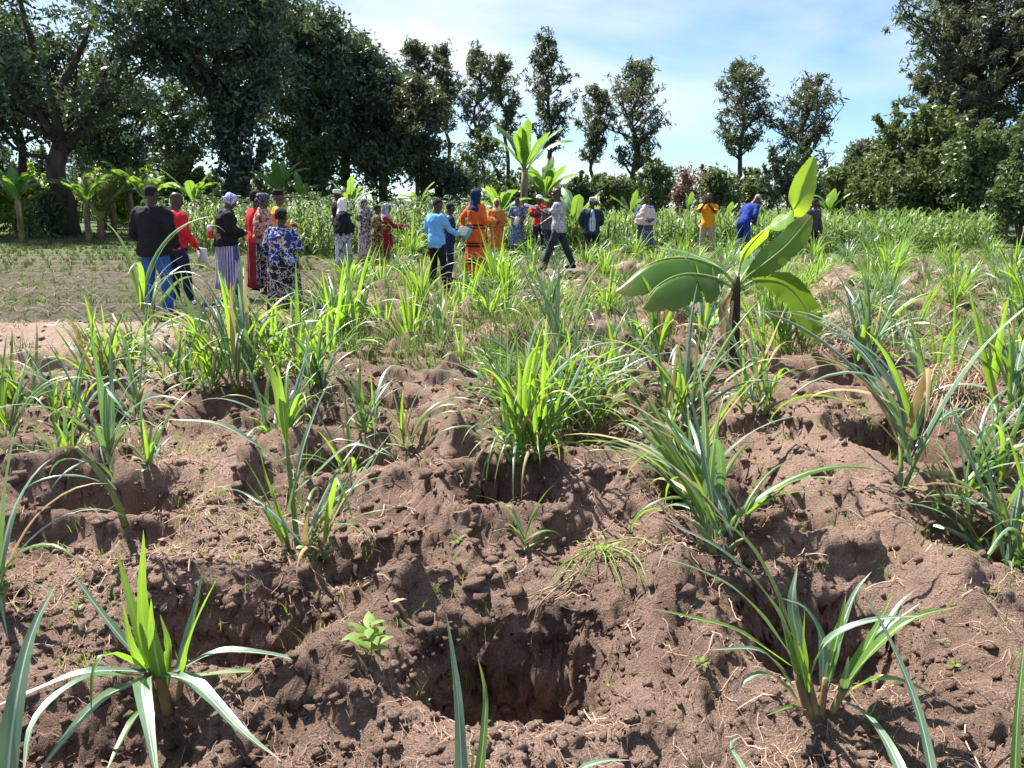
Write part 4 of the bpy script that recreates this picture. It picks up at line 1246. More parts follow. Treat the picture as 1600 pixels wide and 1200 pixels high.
for k, (px, top, half, Yd, lab) in enumerate([(455, 205, 60, 43, 'dark thicket under the dense trees, right of the creeper column'), (525, 200, 60, 44, 'dark thicket in the shade at the middle of the wood'),
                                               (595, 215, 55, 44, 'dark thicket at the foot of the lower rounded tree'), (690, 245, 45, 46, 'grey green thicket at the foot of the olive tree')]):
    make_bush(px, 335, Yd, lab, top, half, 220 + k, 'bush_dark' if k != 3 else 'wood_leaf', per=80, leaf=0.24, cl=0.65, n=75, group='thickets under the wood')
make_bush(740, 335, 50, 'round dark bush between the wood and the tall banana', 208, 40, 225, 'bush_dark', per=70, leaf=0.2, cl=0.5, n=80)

# --- the open row of tall thin trees
row = [
    (652, 58, 58, 30, 150, 0.18, 'left most thin feathery tree rising behind the wood'),
    (702, 62, 58, 30, 200, 0.18, 'thin feathery tree with a double top beside the left most one'),
    (746, 66, 57, 38, 215, 0.20, 'feathery tree behind the round dark bush'),
    (792, 80, 58, 32, 210, 0.18, 'slim feathery tree just left of the tallest of the row'),
    (854, 45, 56, 44, 235, 0.22, 'tallest feathery tree of the row, behind the tall banana'),
    (925, 128, 57, 30, 250, 0.16, 'small thin feathery tree in a gap left of the broad one'),
    (988, 85, 55, 58, 262, 0.30, 'broad feathery tree in the middle of the row'),
    (1150, 88, 54, 52, 235, 0.20, 'single feathery tree with a long bare stem on the right'),
    (1245, 114, 52, 66, 268, 0.28, 'wide feathery tree with branches low down, right'),
]
for k, (px, top, Yd, half, low_, tr_, lab) in enumerate(row):
    make_tree(px, 330, Yd, lab, 'column', top, half, tr_, low_, 240 + k, 'silky_leaf', 'bark', n_limb=32 if half > 40 else 24, per=8, leaf=0.42, cl=0.36, dens=0.75,
              group='row of tall feathery trees', fill=40 if half > 50 else 10, name='feathery_tree')
make_tree(1490, 335, 41, 'great spreading feathery tree rising out of the bushes at the right', 'column', -90, 135, 0.42, 215, 271, 'silky_leaf', 'bark', n_limb=64, per=24, leaf=0.36, cl=0.42, fill=60,
          group='row of tall feathery trees', name='feathery_tree')
make_tree(1640, 335, 38, 'feathery tree cut by the right edge behind the bushes', 'column', -40, 110, 0.3, 190, 252, 'silky_leaf', 'bark', n_limb=40, per=26, leaf=0.34, cl=0.45, fill=40, group='row of tall feathery trees', name='feathery_tree')
make_tree(1342, 335, 60, 'small far tree just left of the bushes on the right', 'spread', 222, 36, 0.15, 270, 253, 'silky_leaf', 'bark', n_limb=12, per=50, leaf=0.26, cl=0.5, fill=25, name='small_tree')

# --- bushes along the far edge
for k, (px, top, half, Yd, mt, lab) in enumerate([
    (1022, 240, 30, 48, 'bush_dark', 'dark bush at the foot of the broad feathery tree'),
    (1062, 250, 30, 42, 'bush_red', 'reddish brown dying bush at the far edge of the field'),
    (1110, 264, 36, 45, 'bush_dark', 'grey green bush right of the reddish one'),
    (1180, 258, 36, 47, 'bush_leaf', 'bush at the foot of the single tree'),
    (1235, 235, 50, 44, 'wood_leaf', 'broad bush below the wide feathery tree'),
    (1310, 252, 40, 43, 'bush_leaf', 'light green bush behind the small banana on the right'),
    (1395, 232, 55, 37, 'bush_leaf', 'olive bush at the left end of the right hand bushes'),
    (1452, 160, 88, 36, 'bush_leaf', 'tallest olive bush under the great spreading tree'),
    (1545, 195, 85, 32, 'bush_dark', 'big dark green bush at the right'),
    (1620, 225, 60, 27, 'bush_dark', 'dark bush cut by the right edge'),
    (1500, 240, 70, 33, 'bush_leaf', 'olive bush in the gap between the tallest olive bush and the dark one'),
    (1430, 270, 60, 33, 'bush_leaf', 'low olive bush at the far edge of the maize, right'),
    (955, 275, 40, 47, 'bush_leaf', 'low bush behind the banana right of the walking man'),
    (890, 282, 36, 47, 'bush_dark', 'low dark bush behind the middle bananas'),
    (820, 285, 36, 47, 'bush_dark', 'low dark bush behind the tall banana'),
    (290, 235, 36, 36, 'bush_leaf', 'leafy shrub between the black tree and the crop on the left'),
    (35, 275, 40, 34, 'bush_sunlit', 'sunlit yellow green shrub left of the thick trunk'),
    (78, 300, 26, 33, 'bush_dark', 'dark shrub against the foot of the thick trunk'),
    (160, 268, 40, 42, 'bush_sunlit', 'sunlit yellow green shrub right of the thick trunk'),
    (235, 272, 40, 43, 'bush_sunlit', 'sunlit shrub behind the palm at the left'),
    (-60, 262, 60, 36, 'bush_sunlit', 'sunlit shrub at the left edge'),
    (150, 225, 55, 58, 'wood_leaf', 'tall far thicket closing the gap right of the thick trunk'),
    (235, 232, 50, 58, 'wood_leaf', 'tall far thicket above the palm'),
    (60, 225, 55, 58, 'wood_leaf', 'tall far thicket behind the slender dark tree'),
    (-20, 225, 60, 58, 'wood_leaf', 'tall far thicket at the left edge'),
    (120, 285, 60, 52, 'bush_sunlit', 'far sunlit thicket seen right of the thick trunk'),
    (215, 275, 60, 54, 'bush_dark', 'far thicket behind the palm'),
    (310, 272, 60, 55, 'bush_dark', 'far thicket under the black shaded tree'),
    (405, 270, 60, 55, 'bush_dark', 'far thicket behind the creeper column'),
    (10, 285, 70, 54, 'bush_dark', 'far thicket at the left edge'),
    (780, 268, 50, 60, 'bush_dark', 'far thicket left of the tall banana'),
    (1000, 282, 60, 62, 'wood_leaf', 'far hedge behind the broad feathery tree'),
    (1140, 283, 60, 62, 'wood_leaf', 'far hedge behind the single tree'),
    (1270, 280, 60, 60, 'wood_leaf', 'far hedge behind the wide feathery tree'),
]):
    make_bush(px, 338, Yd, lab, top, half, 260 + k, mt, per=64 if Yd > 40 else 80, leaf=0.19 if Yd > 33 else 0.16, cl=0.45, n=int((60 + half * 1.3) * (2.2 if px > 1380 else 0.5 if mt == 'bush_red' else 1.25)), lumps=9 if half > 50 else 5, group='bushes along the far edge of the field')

# --- the standing crop behind the people: a mass of maize and sorghum
def crop(name, n, region, h0, h1, mat, label, seed, tassel=False):
    r = np.random.default_rng(seed)
    g = Geo()
    var = []
    for v in range(10):
        gg = Geo(); rr = random.Random(seed * 31 + v)
        V, Q, T, U = tube([(0, 0, 0), (0.02, 0, 0.5), (0.03, 0.01, 1.0)], [0.013, 0.011, 0.006], 4, cap=False); gg.add(V, Q, None, U)
        for k in range(9):
            a = k * 2.6 + rr.uniform(-0.5, 0.5)
            p = leaf_path(rr.uniform(0.36, 0.6), math.radians(rr.uniform(45, 75)), rr.uniform(1.2, 2.3), 4)
            V, Q, U = strip(p, leaf_width(4, 0.055, 0.6), 0.3, side=(0, 1, 0), cols=2)
            c, s = math.cos(a), math.sin(a)
            z0 = 0.12 + 0.09 * k
            gg.add(np.stack([V[:, 0] * c - V[:, 1] * s, V[:, 0] * s + V[:, 1] * c, V[:, 2] + z0], 1), Q, None, U)
        if tassel:
            for k in range(5):
                a = rr.uniform(0, 6.28); t = rr.uniform(0.05, 0.3)
                V, Q, T, U = tube([(0.03, 0, 1.0), (0.03 + t * 0.4 * math.cos(a), t * 0.4 * math.sin(a), 1.0 + 0.12), (0.03 + t * math.cos(a), t * math.sin(a), 1.0 + 0.10)], 0.008, 3, cap=False)
                gg.add(V, Q, None, U)
        var.append((np.concatenate(gg.V), np.concatenate(gg.Q), np.concatenate(gg.U)))
    pts = []
    while len(pts) < n:
        x, y_ = region(r)
        pts.append((x, y_))
    xs = np.array([p[0] for p in pts]); ys_ = np.array([p[1] for p in pts]); zs = height(xs, ys_, False)
    for k in range(n):
        V, Q, U = var[r.integers(10)]
        a = r.uniform(0, 6.28); c, s = math.cos(a), math.sin(a)
        hh = r.uniform(h0, h1) * (1 + 0.25 * vnoise(xs[k] * 0.5, ys_[k] * 0.5, 5)); w = r.uniform(0.8, 1.15)
        g.add(np.stack([(V[:, 0] * c - V[:, 1] * s) * w + xs[k], (V[:, 0] * s + V[:, 1] * c) * w + ys_[k], V[:, 2] * hh + zs[k] - 0.02], 1), Q, None, U)
    return tag(link(name, g.mesh(name), M[mat]), label, kind='stuff')


def reg_left(r):
    while True:
        y_ = 20.8 + 9 * r.random() ** 1.15; x = r.uniform(-0.46 * y_, -1.0)
        if y_ > 21.0 + 1.2 * r.random() + 2.5 * max(0, (-x - 6.5)) / 3.5: return x, y_


def reg_right(r):
    while True:
        y_ = 22.5 + 10 * r.random() ** 1.5; x = r.uniform(-1.5, 0.68 * y_)
        if y_ > 22.5 + 0.12 * abs(x) and x < 0.60 * y_ + 0.3: return x, y_


crop('tall_crop', 900, reg_left, 0.85, 1.55, 'crop_pale', 'pale green standing crop with seed heads behind the people on the left', 5, True)
crop('maize_crop', 1700, reg_right, 0.7, 1.3, 'crop_leaf', 'green maize standing behind the people on the right', 6)
# ------------------------------------------------------------------ banana plants
def banana_leaf(g, path, w, fold=0.25, n=16, side=None, tw=0.0, tears=3, seed=0, petiole=0.16, curl=0.0, cols=9, jag=0.05):
    """broad blade with a thick midrib, wavy margins and torn edges, plus its stalk"""
    r = np.random.default_rng(seed)
    p = resample(path, n + 5)
    stalk = Geo(); V, Q, T, U = tube(p - np.array([0, 0, 0.004]), np.linspace(1, 0.12, n + 5) * max(0.010, w * 0.045), 6)
    stalk.add(V, Q, T, U)
    i0 = max(1, int((n + 5) * petiole))
    q = p[i0:]
    m = len(q)
    s = np.linspace(0, 1, m)
    prof = np.clip(s / 0.30, 0.015, 1) ** 0.8 * np.clip((1 - s) / 0.22, 0, 1) ** 0.55 * (1 - 0.12 * s)
    width = w * np.maximum(prof, 0.03)
    V, Q, U = strip(q, width, fold, side=side, twist=np.linspace(0, tw, m), cols=cols, wave=jag, seed=seed)
    V = V.reshape(m, cols, 3)
    ripple = np.sin(np.arange(m) * 2.4 + r.uniform(0, 6))[:, None] * np.abs(np.linspace(-1, 1, cols))[None, :] * w * 0.018
    V[:, :, 2] += ripple
    if curl:                                    # margins hang down
        c = np.abs(np.linspace(-1, 1, cols))
        V[:, :, 2] -= (c ** 2)[None, :] * width[:, None] * curl
    # uneven margin
    for e in (0, cols - 1):
        inner = V[:, 1 if e == 0 else cols - 2]
        V[:, e] += (inner - V[:, e]) * (0.35 * r.random(m))[:, None]
    V = V.reshape(-1, 3)
    keep = np.ones(len(Q), dtype=bool)
    half = cols // 2
    Qr = Q.reshape(m - 1, cols - 1, 4)
    kr = keep.reshape(m - 1, cols - 1)
    V2 = [V]; Qn = []
    # a tear: the blade is cut between two rows from the margin to near the rib, and the flap sags
    cut = set()
    for _ in range(tears):
        cut.add((int(r.integers(2, m - 3)), int(r.integers(0, 2))))
    Vn = V.reshape(m, cols, 3)
    extra = []
    idx = np.arange(m * cols).reshape(m, cols)
    top = idx.copy(); cnt = m * cols
    for row_, sd in cut:
        cs = range(0, half - 1) if sd == 0 else range(half + 2, cols)
        for c_ in cs:
            d = abs(c_ - half) / half
            pnt = Vn[row_, c_].copy() + (Vn[row_ + 1, c_] - Vn[row_, c_]) * 0.55 * d
            pnt[2] -= 0.10 * w * d
            extra.append(pnt); top[row_, c_] = cnt; cnt += 1
    Uo = U.reshape(m, cols, 2)
    Uall = [U] + [[Uo[row_, c_]] for row_, sd in cut for c_ in (range(0, half - 1) if sd == 0 else range(half + 2, cols))]
    Vall = np.vstack([V] + ([np.array(extra)] if extra else []))
    Uall = np.vstack(Uall)
    Q = np.stack([top[:-1, :-1], top[:-1, 1:], idx[1:, 1:], idx[1:, :-1]], -1).reshape(-1, 4)
    g.add(Vall, Q, None, Uall, 0)
    return stalk


def banana(px, base, stem_h, stem_r, leaves, label, seed, far=True, group=None, stem_mat='banana_trunk', dead=3, name='banana_plant'):
    """leaves: (azimuth, elevation at the foot, length, width, bend)"""
    r = random.Random(seed)
    root = thing(name, base, label, 'banana plant', group)
    g = Geo()
    pth = [(0.02 * stem_h * r.gauss(0, 1) * t, 0.02 * stem_h * r.gauss(0, 1) * t, stem_h * t) for t in np.linspace(0, 1, 6)]
    V, Q, T, U = tube(pth, np.array([1.2, 1.0, 0.92, 0.85, 0.75, 0.6]) * stem_r, 10); g.add(V, Q, T, U)
    link('pseudostem', g.mesh('pseudostem'), M[stem_mat], root)
    tp = np.array(pth[-1])
    for k, (az, el, L, w, bend) in enumerate(leaves):
        p = leaf_path(L, el, bend, 9, 1.5)
        c, s = math.cos(az), math.sin(az)
        p = np.stack([p[:, 0] * c, p[:, 0] * s, p[:, 2]], 1) + tp - np.array([0, 0, 0.12 * stem_h * r.random()])
        g = Geo()
        st = banana_leaf(g, p, w, 0.3, 13, side=(-s, c, 0), tw=r.uniform(-0.5, 0.5), tears=r.randrange(2, 6) if far else 2, seed=seed * 50 + k, cols=7)
        lf = link('leaf', g.mesh('leaf'), M['banana_far'], root)
        link('midrib', st.mesh('midrib'), M['banana_petiole'], lf)
    for k in range(dead):
        a = r.uniform(0, 6.28); c, s = math.cos(a), math.sin(a)
        L = stem_h * r.uniform(0.35, 0.75)
        p = [tp + np.array([0, 0, -0.1]), tp + np.array([c * 0.14, s * 0.14, -0.05]), tp + np.array([c * 0.2, s * 0.2, -0.4 * L]), tp + np.array([c * 0.16, s * 0.16, -L])]
        g = Geo(); V, Q, U = strip(resample(p, 8), leaf_width(8, 0.14), 0.8, side=(-s, c, 0), cols=4, wave=0.2, seed=k); g.add(V, Q, None, U)
        link('dead_leaf', g.mesh('dead_leaf'), M['dry_leaf'], root)
    return root


def fan(r, n, L, w, el0=(55, 85), bend=(0.5, 1.5)):
    return [(k * 2.4 + r.uniform(-0.4, 0.4), math.radians(r.uniform(*el0)), L * r.uniform(0.75, 1.1), w * r.uniform(0.85, 1.1), r.uniform(*bend)) for k in range(n)]


BG = 'banana plants at the back of the field'
rb = random.Random(3)


def far_banana(px, top_py, Yd, n, L, w, label, seed, stem_h=None, **kw):
    b = P(px, 335, Yd); bz = H(b.x, b.y)
    tz = P(px, top_py, Yd).z - bz
    sh = stem_h if stem_h else max(0.4, tz - 0.8 * L)
    return banana(px, (b.x, b.y, bz - 0.03), sh, 0.06 + 0.035 * sh, fan(random.Random(seed), n, L, w, **kw), label, seed, group=BG)


far_banana(818, 180, 27, 11, 2.1, 0.40, 'tallest banana plant with a shaggy brown stem behind the people', 401, el0=(48, 84), bend=(0.5, 1.5))
far_banana(783, 258, 25, 9, 1.3, 0.36, 'banana with bright leaves left of the tallest banana', 402, stem_h=1.2, bend=(0.8, 1.8))
far_banana(852, 250, 28, 8, 1.5, 0.40, 'yellow green banana just right of the tallest banana', 403, bend=(0.3, 1.3))
far_banana(900, 262, 23, 7, 1.5, 0.38, 'banana with two long raised leaves right behind the walking man', 404, stem_h=0.9, bend=(0.3, 1.2))
far_banana(655, 272, 28, 9, 1.1, 0.28, 'small banana with a star of narrow leaves before the olive tree', 405, stem_h=1.3, bend=(0.6, 1.6))
far_banana(690, 305, 22.5, 5, 0.8, 0.26, 'low yellow green banana between the blue shirt and the orange dress', 406, stem_h=0.8, bend=(0.6, 1.6))
far_banana(548, 262, 30, 8, 1.3, 0.34, 'banana in the shade before the middle of the wood', 407, stem_h=1.4, bend=(0.4, 1.9))
far_banana(440, 240, 33, 9, 1.7, 0.42, 'banana with hanging leaves right of the creeper column', 408, bend=(0.6, 2.0))
far_banana(475, 268, 32, 7, 1.3, 0.36, 'low banana between the creeper column and the wood', 409, bend=(0.6, 2.0))
far_banana(984, 275, 28, 6, 1.0, 0.30, 'small banana left of the woman with the cream shawl', 410, stem_h=1.2, bend=(0.3, 1.6))
far_banana(1135, 296, 26, 3, 0.75, 0.26, 'banana sucker with one upright leaf right of the yellow shirt', 411, stem_h=1.0, el0=(78, 88), bend=(0.1, 0.9))
far_banana(1296, 268, 30, 6, 1.2, 0.34, 'banana with two upright leaves before the light green bush on the right', 412, stem_h=1.2, bend=(0.2, 1.9))
far_banana(1077, 285, 33, 3, 0.8, 0.26, 'banana sucker in front of the reddish bush', 413, stem_h=1.3, el0=(78, 88), bend=(0.1, 0.6))
far_banana(20, 262, 34, 9, 1.7, 0.44, 'banana with wide drooping leaves at the left edge', 414, bend=(0.8, 2.0))
far_banana(62, 268, 38, 8, 1.6, 0.42, 'sunlit banana behind the thick forked trunk', 415, bend=(0.8, 2.0))
far_banana(205, 240, 34, 9, 1.9, 0.44, 'banana with broad leaves right of the palm', 416, bend=(0.6, 1.9))
far_banana(255, 262, 36, 8, 1.6, 0.40, 'banana behind the head of the man in the black jacket', 417, bend=(0.7, 2.0))
far_banana(175, 262, 37, 8, 1.6, 0.42, 'banana half hidden behind the palm', 418, bend=(0.7, 2.0))
far_banana(325, 285, 33, 7, 1.1, 0.32, 'low banana before the creeper column', 419, bend=(0.7, 2.0))

far_banana(30, 250, 30, 9, 1.7, 0.40, 'banana with torn leaves left of the thick trunk, nearest the plot', 420, bend=(0.6, 1.9))
far_banana(135, 262, 30, 8, 1.5, 0.38, 'banana standing in front of the palm', 421, bend=(0.6, 1.9))
far_banana(230, 255, 30, 9, 1.6, 0.40, 'banana behind the black jacket, in the crop edge', 422, bend=(0.5, 1.8))
far_banana(305, 262, 30, 8, 1.5, 0.36, 'banana in the crop behind the red sweater', 423, bend=(0.5, 1.8))
# young palm with feathery fronds on the left
b = P(155, 335, 33)
palm = thing('palm', (b.x, b.y, H(b.x, b.y) - 0.02), 'young feather palm with pale arching fronds right of the thick trunk', 'palm')
g = Geo(); V, Q, T, U = tube([(0, 0, 0), (0, 0, 0.8)], [0.16, 0.12], 9); g.add(V, Q, T, U)
link('trunk', g.mesh('trunk'), M['banana_trunk'], palm)
rp = random.Random(9)
for k in range(11):
    a = k * 2.4; c, s = math.cos(a), math.sin(a)
    p = leaf_path(rp.uniform(2.2, 2.9), math.radians(rp.uniform(62, 86)), rp.uniform(0.5, 1.6), 14, 1.6)
    p = np.stack([p[:, 0] * c, p[:, 0] * s, p[:, 2] + 0.7], 1)
    g = Geo(); V, Q, T, U = tube(p, np.linspace(0.03, 0.006, 14), 5); g.add(V, Q, T, U, 1)
    tg = tangents(p)
    pp = resample(p, 44); tt = tangents(pp)
    for q in range(8, 44):
        for sd in (-1, 1):
            L = 0.62 * math.sin(math.pi * min(1, (q - 4) / 42)) + 0.12
            dirv = np.array([-s, c, 0]) * sd + tt[q] * 0.8
            e = pp[q] + dirv / np.linalg.norm(dirv) * L; e[2] -= 0.25 * L
            V, Q, U = strip(resample([pp[q], (pp[q] + e) / 2 + np.array([0, 0, 0.04]), e], 4), np.array([0.022, 0.034, 0.026, 0.003]), 0.2, side=tuple(tt[q]), cols=2)
            g.add(V, Q, None, U, 0)
    link('frond', g.mesh('frond'), [M['bush_leaf'], M['banana_petiole']], palm)

# --- the young banana in the field
hb = GH(1147, 572)
hy = hb.y
root = thing('banana_plant', (hb.x, hb.y, H(hb.x, hb.y) - 0.02), 'young banana plant with a dark stem and huge leaves standing in the pit field', 'banana plant')
off = np.array(root.location)
g = Geo()
V, Q, T, U = tube(resample([P(1147, 590, hy), P(1147, 530, hy), P(1149, 470, hy), P(1150, 432, hy)], 9) - off, np.array([.062, .056, .054, .052, .050, .047, .045, .042, .036]), 12); g.add(V, Q, T, U)
link('pseudostem', g.mesh('pseudostem'), M['banana_stem'], root)
SD = tuple(sun_dir)
hero_leaves = [
    # path, width, fold, side, tears, curl
    ([(1150, 445, hy), (1122, 418, hy - .08), (1070, 402, hy - .22), (1015, 412, hy - .40), (962, 455, hy - .52)], 0.36, -0.75, None, 7, 0.24),
    ([(1148, 450, hy), (1112, 432, hy - .22), (1065, 428, hy - .48), (1025, 448, hy - .64), (1002, 482, hy - .72)], 0.34, -0.9, None, 7, 0.28),
    ([(1150, 440, hy), (1115, 412, hy + .18), (1070, 394, hy + .4), (1030, 386, hy + .55)], 0.28, 0.1, None, 1, 0.1),
    ([(1152, 445, hy), (1162, 398, hy - .02), (1196, 358, hy - .05), (1240, 326, hy - .08), (1254, 290, hy - .06), (1272, 244, hy - .02)], 0.24, 0.30, (0.75, 0.1, 0.62), 0, 0.0),
    ([(1153, 450, hy), (1170, 430, hy - .10), (1200, 407, hy - .22), (1232, 380, hy - .32), (1268, 336, hy - .42)], 0.25, 0.10, SD, 5, 0.0),
    ([(1153, 455, hy), (1180, 438, hy - .05), (1228, 445, hy - .12), (1262, 488, hy - .16), (1274, 540, hy - .18)], 0.26, 0.25, (-.50, .45, -.74), 6, 0.0),
    ([(1152, 448, hy), (1168, 420, hy + .2), (1185, 405, hy + .45), (1200, 400, hy + .6)], 0.30, 0.1, None, 1, 0.1),
]
for k, (pts, w, fold, side, tears, curl) in enumerate(hero_leaves):
    path = np.array([tuple(P(*q)) for q in pts]) - off
    g = Geo()
    st = banana_leaf(g, path, w, fold, 40, side=side, tears=tears, seed=600 + k, petiole=0.15, curl=curl, cols=11, jag=0.025)
    lf = link('leaf', g.mesh('leaf'), M['banana_backlit' if k == 3 else 'banana_leaf'], root)
    link('midrib', st.mesh('midrib'), M['banana_petiole'], lf)
for k, (pts, w) in enumerate([([(1143, 455, hy - .05), (1132, 480, hy - .1), (1132, 530, hy - .08), (1128, 572, hy - .1)], 0.09), ([(1145, 470, hy - .05), (1140, 520, hy - .09), (1136, 580, hy - .1)], 0.04)]):
    path = resample([P(*q) for q in pts], 10) - off
    g = Geo(); V, Q, U = strip(path, leaf_width(10, w), 0.7, side=(1, 0, 0), cols=5, wave=0.25, seed=k); g.add(V, Q, None, U)
    link('dead_leaf', g.mesh('dead_leaf'), M['dry_leaf'], root)
# ------------------------------------------------------------------ the people
def fabric(name, base, pattern='plain', c2=(0.8, 0.8, 0.8), c3=None, scale=8.0, rough=0.85):
    m, N, L, out = new_mat(name)
    tc = N.new('ShaderNodeTexCoord'); vec = tc.outputs['Object']
    bs = N.new('ShaderNodeBsdfPrincipled')
    bs.inputs['Roughness'].default_value = rough
    bs.inputs['Specular IOR Level'].default_value = 0.25
    nz = n_noise(N, L, vec, 14, 3)
    col = n_ramp(N, L, nz.outputs['Fac'], [(0.3, tuple(v * 0.78 for v in base)), (0.7, tuple(min(1, v * 1.15) for v in base))]).outputs['Color']
    if pattern == 'swirl':
        w = N.new('ShaderNodeTexVoronoi'); w.feature = 'DISTANCE_TO_EDGE'; w.inputs['Scale'].default_value = scale
        mp = N.new('ShaderNodeMapping'); L.new(vec, mp.inputs['Vector'])
        nn = n_noise(N, L, vec, 9, 2)
        mx = N.new('ShaderNodeMixRGB'); mx.inputs['Fac'].default_value = 0.25; L.new(vec, mx.inputs['Color1']); L.new(nn.outputs['Color'], mx.inputs['Color2'])
        L.new(mx.outputs[0], w.inputs['Vector'])
        f = n_ramp(N, L, w.outputs['Distance'], [(0.035, (1, 1, 1)), (0.075, (0, 0, 0))]).outputs['Color']
        col = n_mix(N, L, f, col, c2)
        if c3:
            w2 = N.new('ShaderNodeTexVoronoi'); w2.inputs['Scale'].default_value = scale * 0.6; L.new(mx.outputs[0], w2.inputs['Vector'])
            f2 = n_ramp(N, L, w2.outputs['Distance'], [(0.14, (1, 1, 1)), (0.2, (0, 0, 0))]).outputs['Color']
            col = n_mix(N, L, f2, col, c3)
    elif pattern == 'blotch':
        w = n_noise(N, L, vec, scale, 3, 0.6, 1.2)
        f = n_ramp(N, L, w.outputs['Fac'], [(0.50, (0, 0, 0)), (0.55, (1, 1, 1))]).outputs['Color']
        col = n_mix(N, L, f, col, c2)
        if c3:
            w2 = N.new('ShaderNodeTexVoronoi'); w2.inputs['Scale'].default_value = scale * 1.4; L.new(vec, w2.inputs['Vector'])
            f2 = n_ramp(N, L, w2.outputs['Distance'], [(0.2, (1, 1, 1)), (0.28, (0, 0, 0))]).outputs['Color']
            col = n_mix(N, L, f2, col, c3)
    elif pattern in ('vstripe', 'hstripe', 'check'):
        sp = N.new('ShaderNodeSeparateXYZ'); L.new(vec, sp.inputs[0])

        def bars(sock, sc, duty):
            a = N.new('ShaderNodeMath'); a.operation = 'MULTIPLY'; L.new(sock, a.inputs[0]); a.inputs[1].default_value = sc
            b = N.new('ShaderNodeMath'); b.operation = 'FRACT'; L.new(a.outputs[0], b.inputs[0])
            c = N.new('ShaderNodeMath'); c.operation = 'LESS_THAN'; L.new(b.outputs[0], c.inputs[0]); c.inputs[1].default_value = duty
            return c.outputs[0]
        if pattern == 'vstripe':
            ad = N.new('ShaderNodeMath'); ad.operation = 'ADD'; L.new(sp.outputs['X'], ad.inputs[0]); L.new(sp.outputs['Y'], ad.inputs[1])
            col = n_mix(N, L, bars(ad.outputs[0], scale, 0.5), col, c2)
        elif pattern == 'hstripe':
            col = n_mix(N, L, bars(sp.outputs['Z'], scale, 0.3), col, c2)
        else:
            ad = N.new('ShaderNodeMath'); ad.operation = 'ADD'; L.new(sp.outputs['X'], ad.inputs[0]); L.new(sp.outputs['Y'], ad.inputs[1])
            f1 = bars(ad.outputs[0], scale, 0.35); f2 = bars(sp.outputs['Z'], scale, 0.35)
            col = n_mix(N, L, f1, col, c2)
            hv = N.new('ShaderNodeMath'); hv.operation = 'MULTIPLY'; L.new(f2, hv.inputs[0]); hv.inputs[1].default_value = 0.6
            col = n_mix(N, L, hv.outputs[0], col, c2)
    L.new(col, bs.inputs['Base Color'])
    b2 = n_noise(N, L, vec, 9, 3, 0.6, 0.5)
    bp = N.new('ShaderNodeBump'); bp.inputs['Strength'].default_value = 0.5; bp.inputs['Distance'].default_value = 0.03
    L.new(b2.outputs['Fac'], bp.inputs['Height']); L.new(bp.outputs[0], bs.inputs['Normal'])
    L.new(bs.outputs[0], out.inputs['Surface'])
    return m


SKIN = [plain_mat('skin_a', (0.045, 0.024, 0.016), (0.065, 0.036, 0.024), 0.45, 6, spec=0.4), plain_mat('skin_b', (0.075, 0.040, 0.026), (0.10, 0.056, 0.036), 0.45, 6, spec=0.4)]
EYE = plain_mat('eye', (0.5, 0.48, 0.45), rough=0.2); LIP = plain_mat('lip', (0.09, 0.03, 0.028), rough=0.5)
PUPIL = plain_mat('pupil', (0.01, 0.008, 0.006), rough=0.1)
HAIR = plain_mat('hair', (0.010, 0.009, 0.009), (0.02, 0.018, 0.017), 0.9, 40, 0.6, 120)
wrinkle = bpy.data.textures.new('wrinkle', 'CLOUDS'); wrinkle.noise_scale = 0.13; wrinkle.noise_depth = 2
pending = []


def rings_loft(rings, sides=16, pleat=None):
    """rings: (centre, rx, ry) horizontal ellipses"""
    a = np.linspace(0, 2 * math.pi, sides, endpoint=False)
    V = []
    n = len(rings)
    for k, (c, rx, ry) in enumerate(rings):
        m = 1.0
        if pleat:
            m = 1 + pleat[0] * (k / (n - 1)) * (np.sin(a * pleat[1] + pleat[2]) + 0.5 * np.sin(a * (pleat[1] * 0.6 + 1) + 1.3 * pleat[2]))
        V.append(np.stack([c[0] + rx * np.cos(a) * m, c[1] + ry * np.sin(a) * m, np.full(sides, c[2])], 1))
    V = np.vstack(V + [np.array([rings[0][0]]), np.array([rings[-1][0]])])
    i = np.arange(n - 1)[:, None] * sides; j = np.arange(sides)[None, :]; k = (j + 1) % sides
    Q = np.stack([i + j, i + k, i + sides + k, i + sides + j], -1).reshape(-1, 4)
    jj = np.arange(sides); kk = (jj + 1) % sides
    T = np.vstack([np.stack([np.full(sides, n * sides), kk, jj], 1), np.stack([np.full(sides, n * sides + 1), (n - 1) * sides + jj, (n - 1) * sides + kk], 1)])
    return V, Q, T


def ellipsoid(c, r3, n=8):
    rings = [((c[0], c[1], c[2] + r3[2] * math.sin(t)), r3[0] * math.cos(t), r3[1] * math.cos(t)) for t in np.linspace(-1.45, 1.45, n)]
    return rings_loft(rings, 12)


ARMS = {
    'down': ((.235, -.02, 1.12), (.24, .06, .88)),
    'back': ((.26, -.10, 1.14), (.05, -.17, .98)),
    'front': ((.25, .02, 1.13), (.06, .24, 1.10)),
    'crossed': ((.25, .06, 1.14), (-.08, .20, 1.18)),
    'phone': ((.22, .20, 1.24), (.05, .30, 1.47)),
    'point': ((.22, .18, 1.19), (.20, .43, 1.20)),
    'low_front': ((.25, .02, 1.12), (.17, .22, .96)),
    'reach': ((.24, .16, 1.14), (.20, .40, 1.02)),
    'reach_up': ((.27, .14, 1.18), (.16, .34, 1.28)),
    'low_back': ((.27, -.08, 1.14), (.22, -.12, .90)),
}


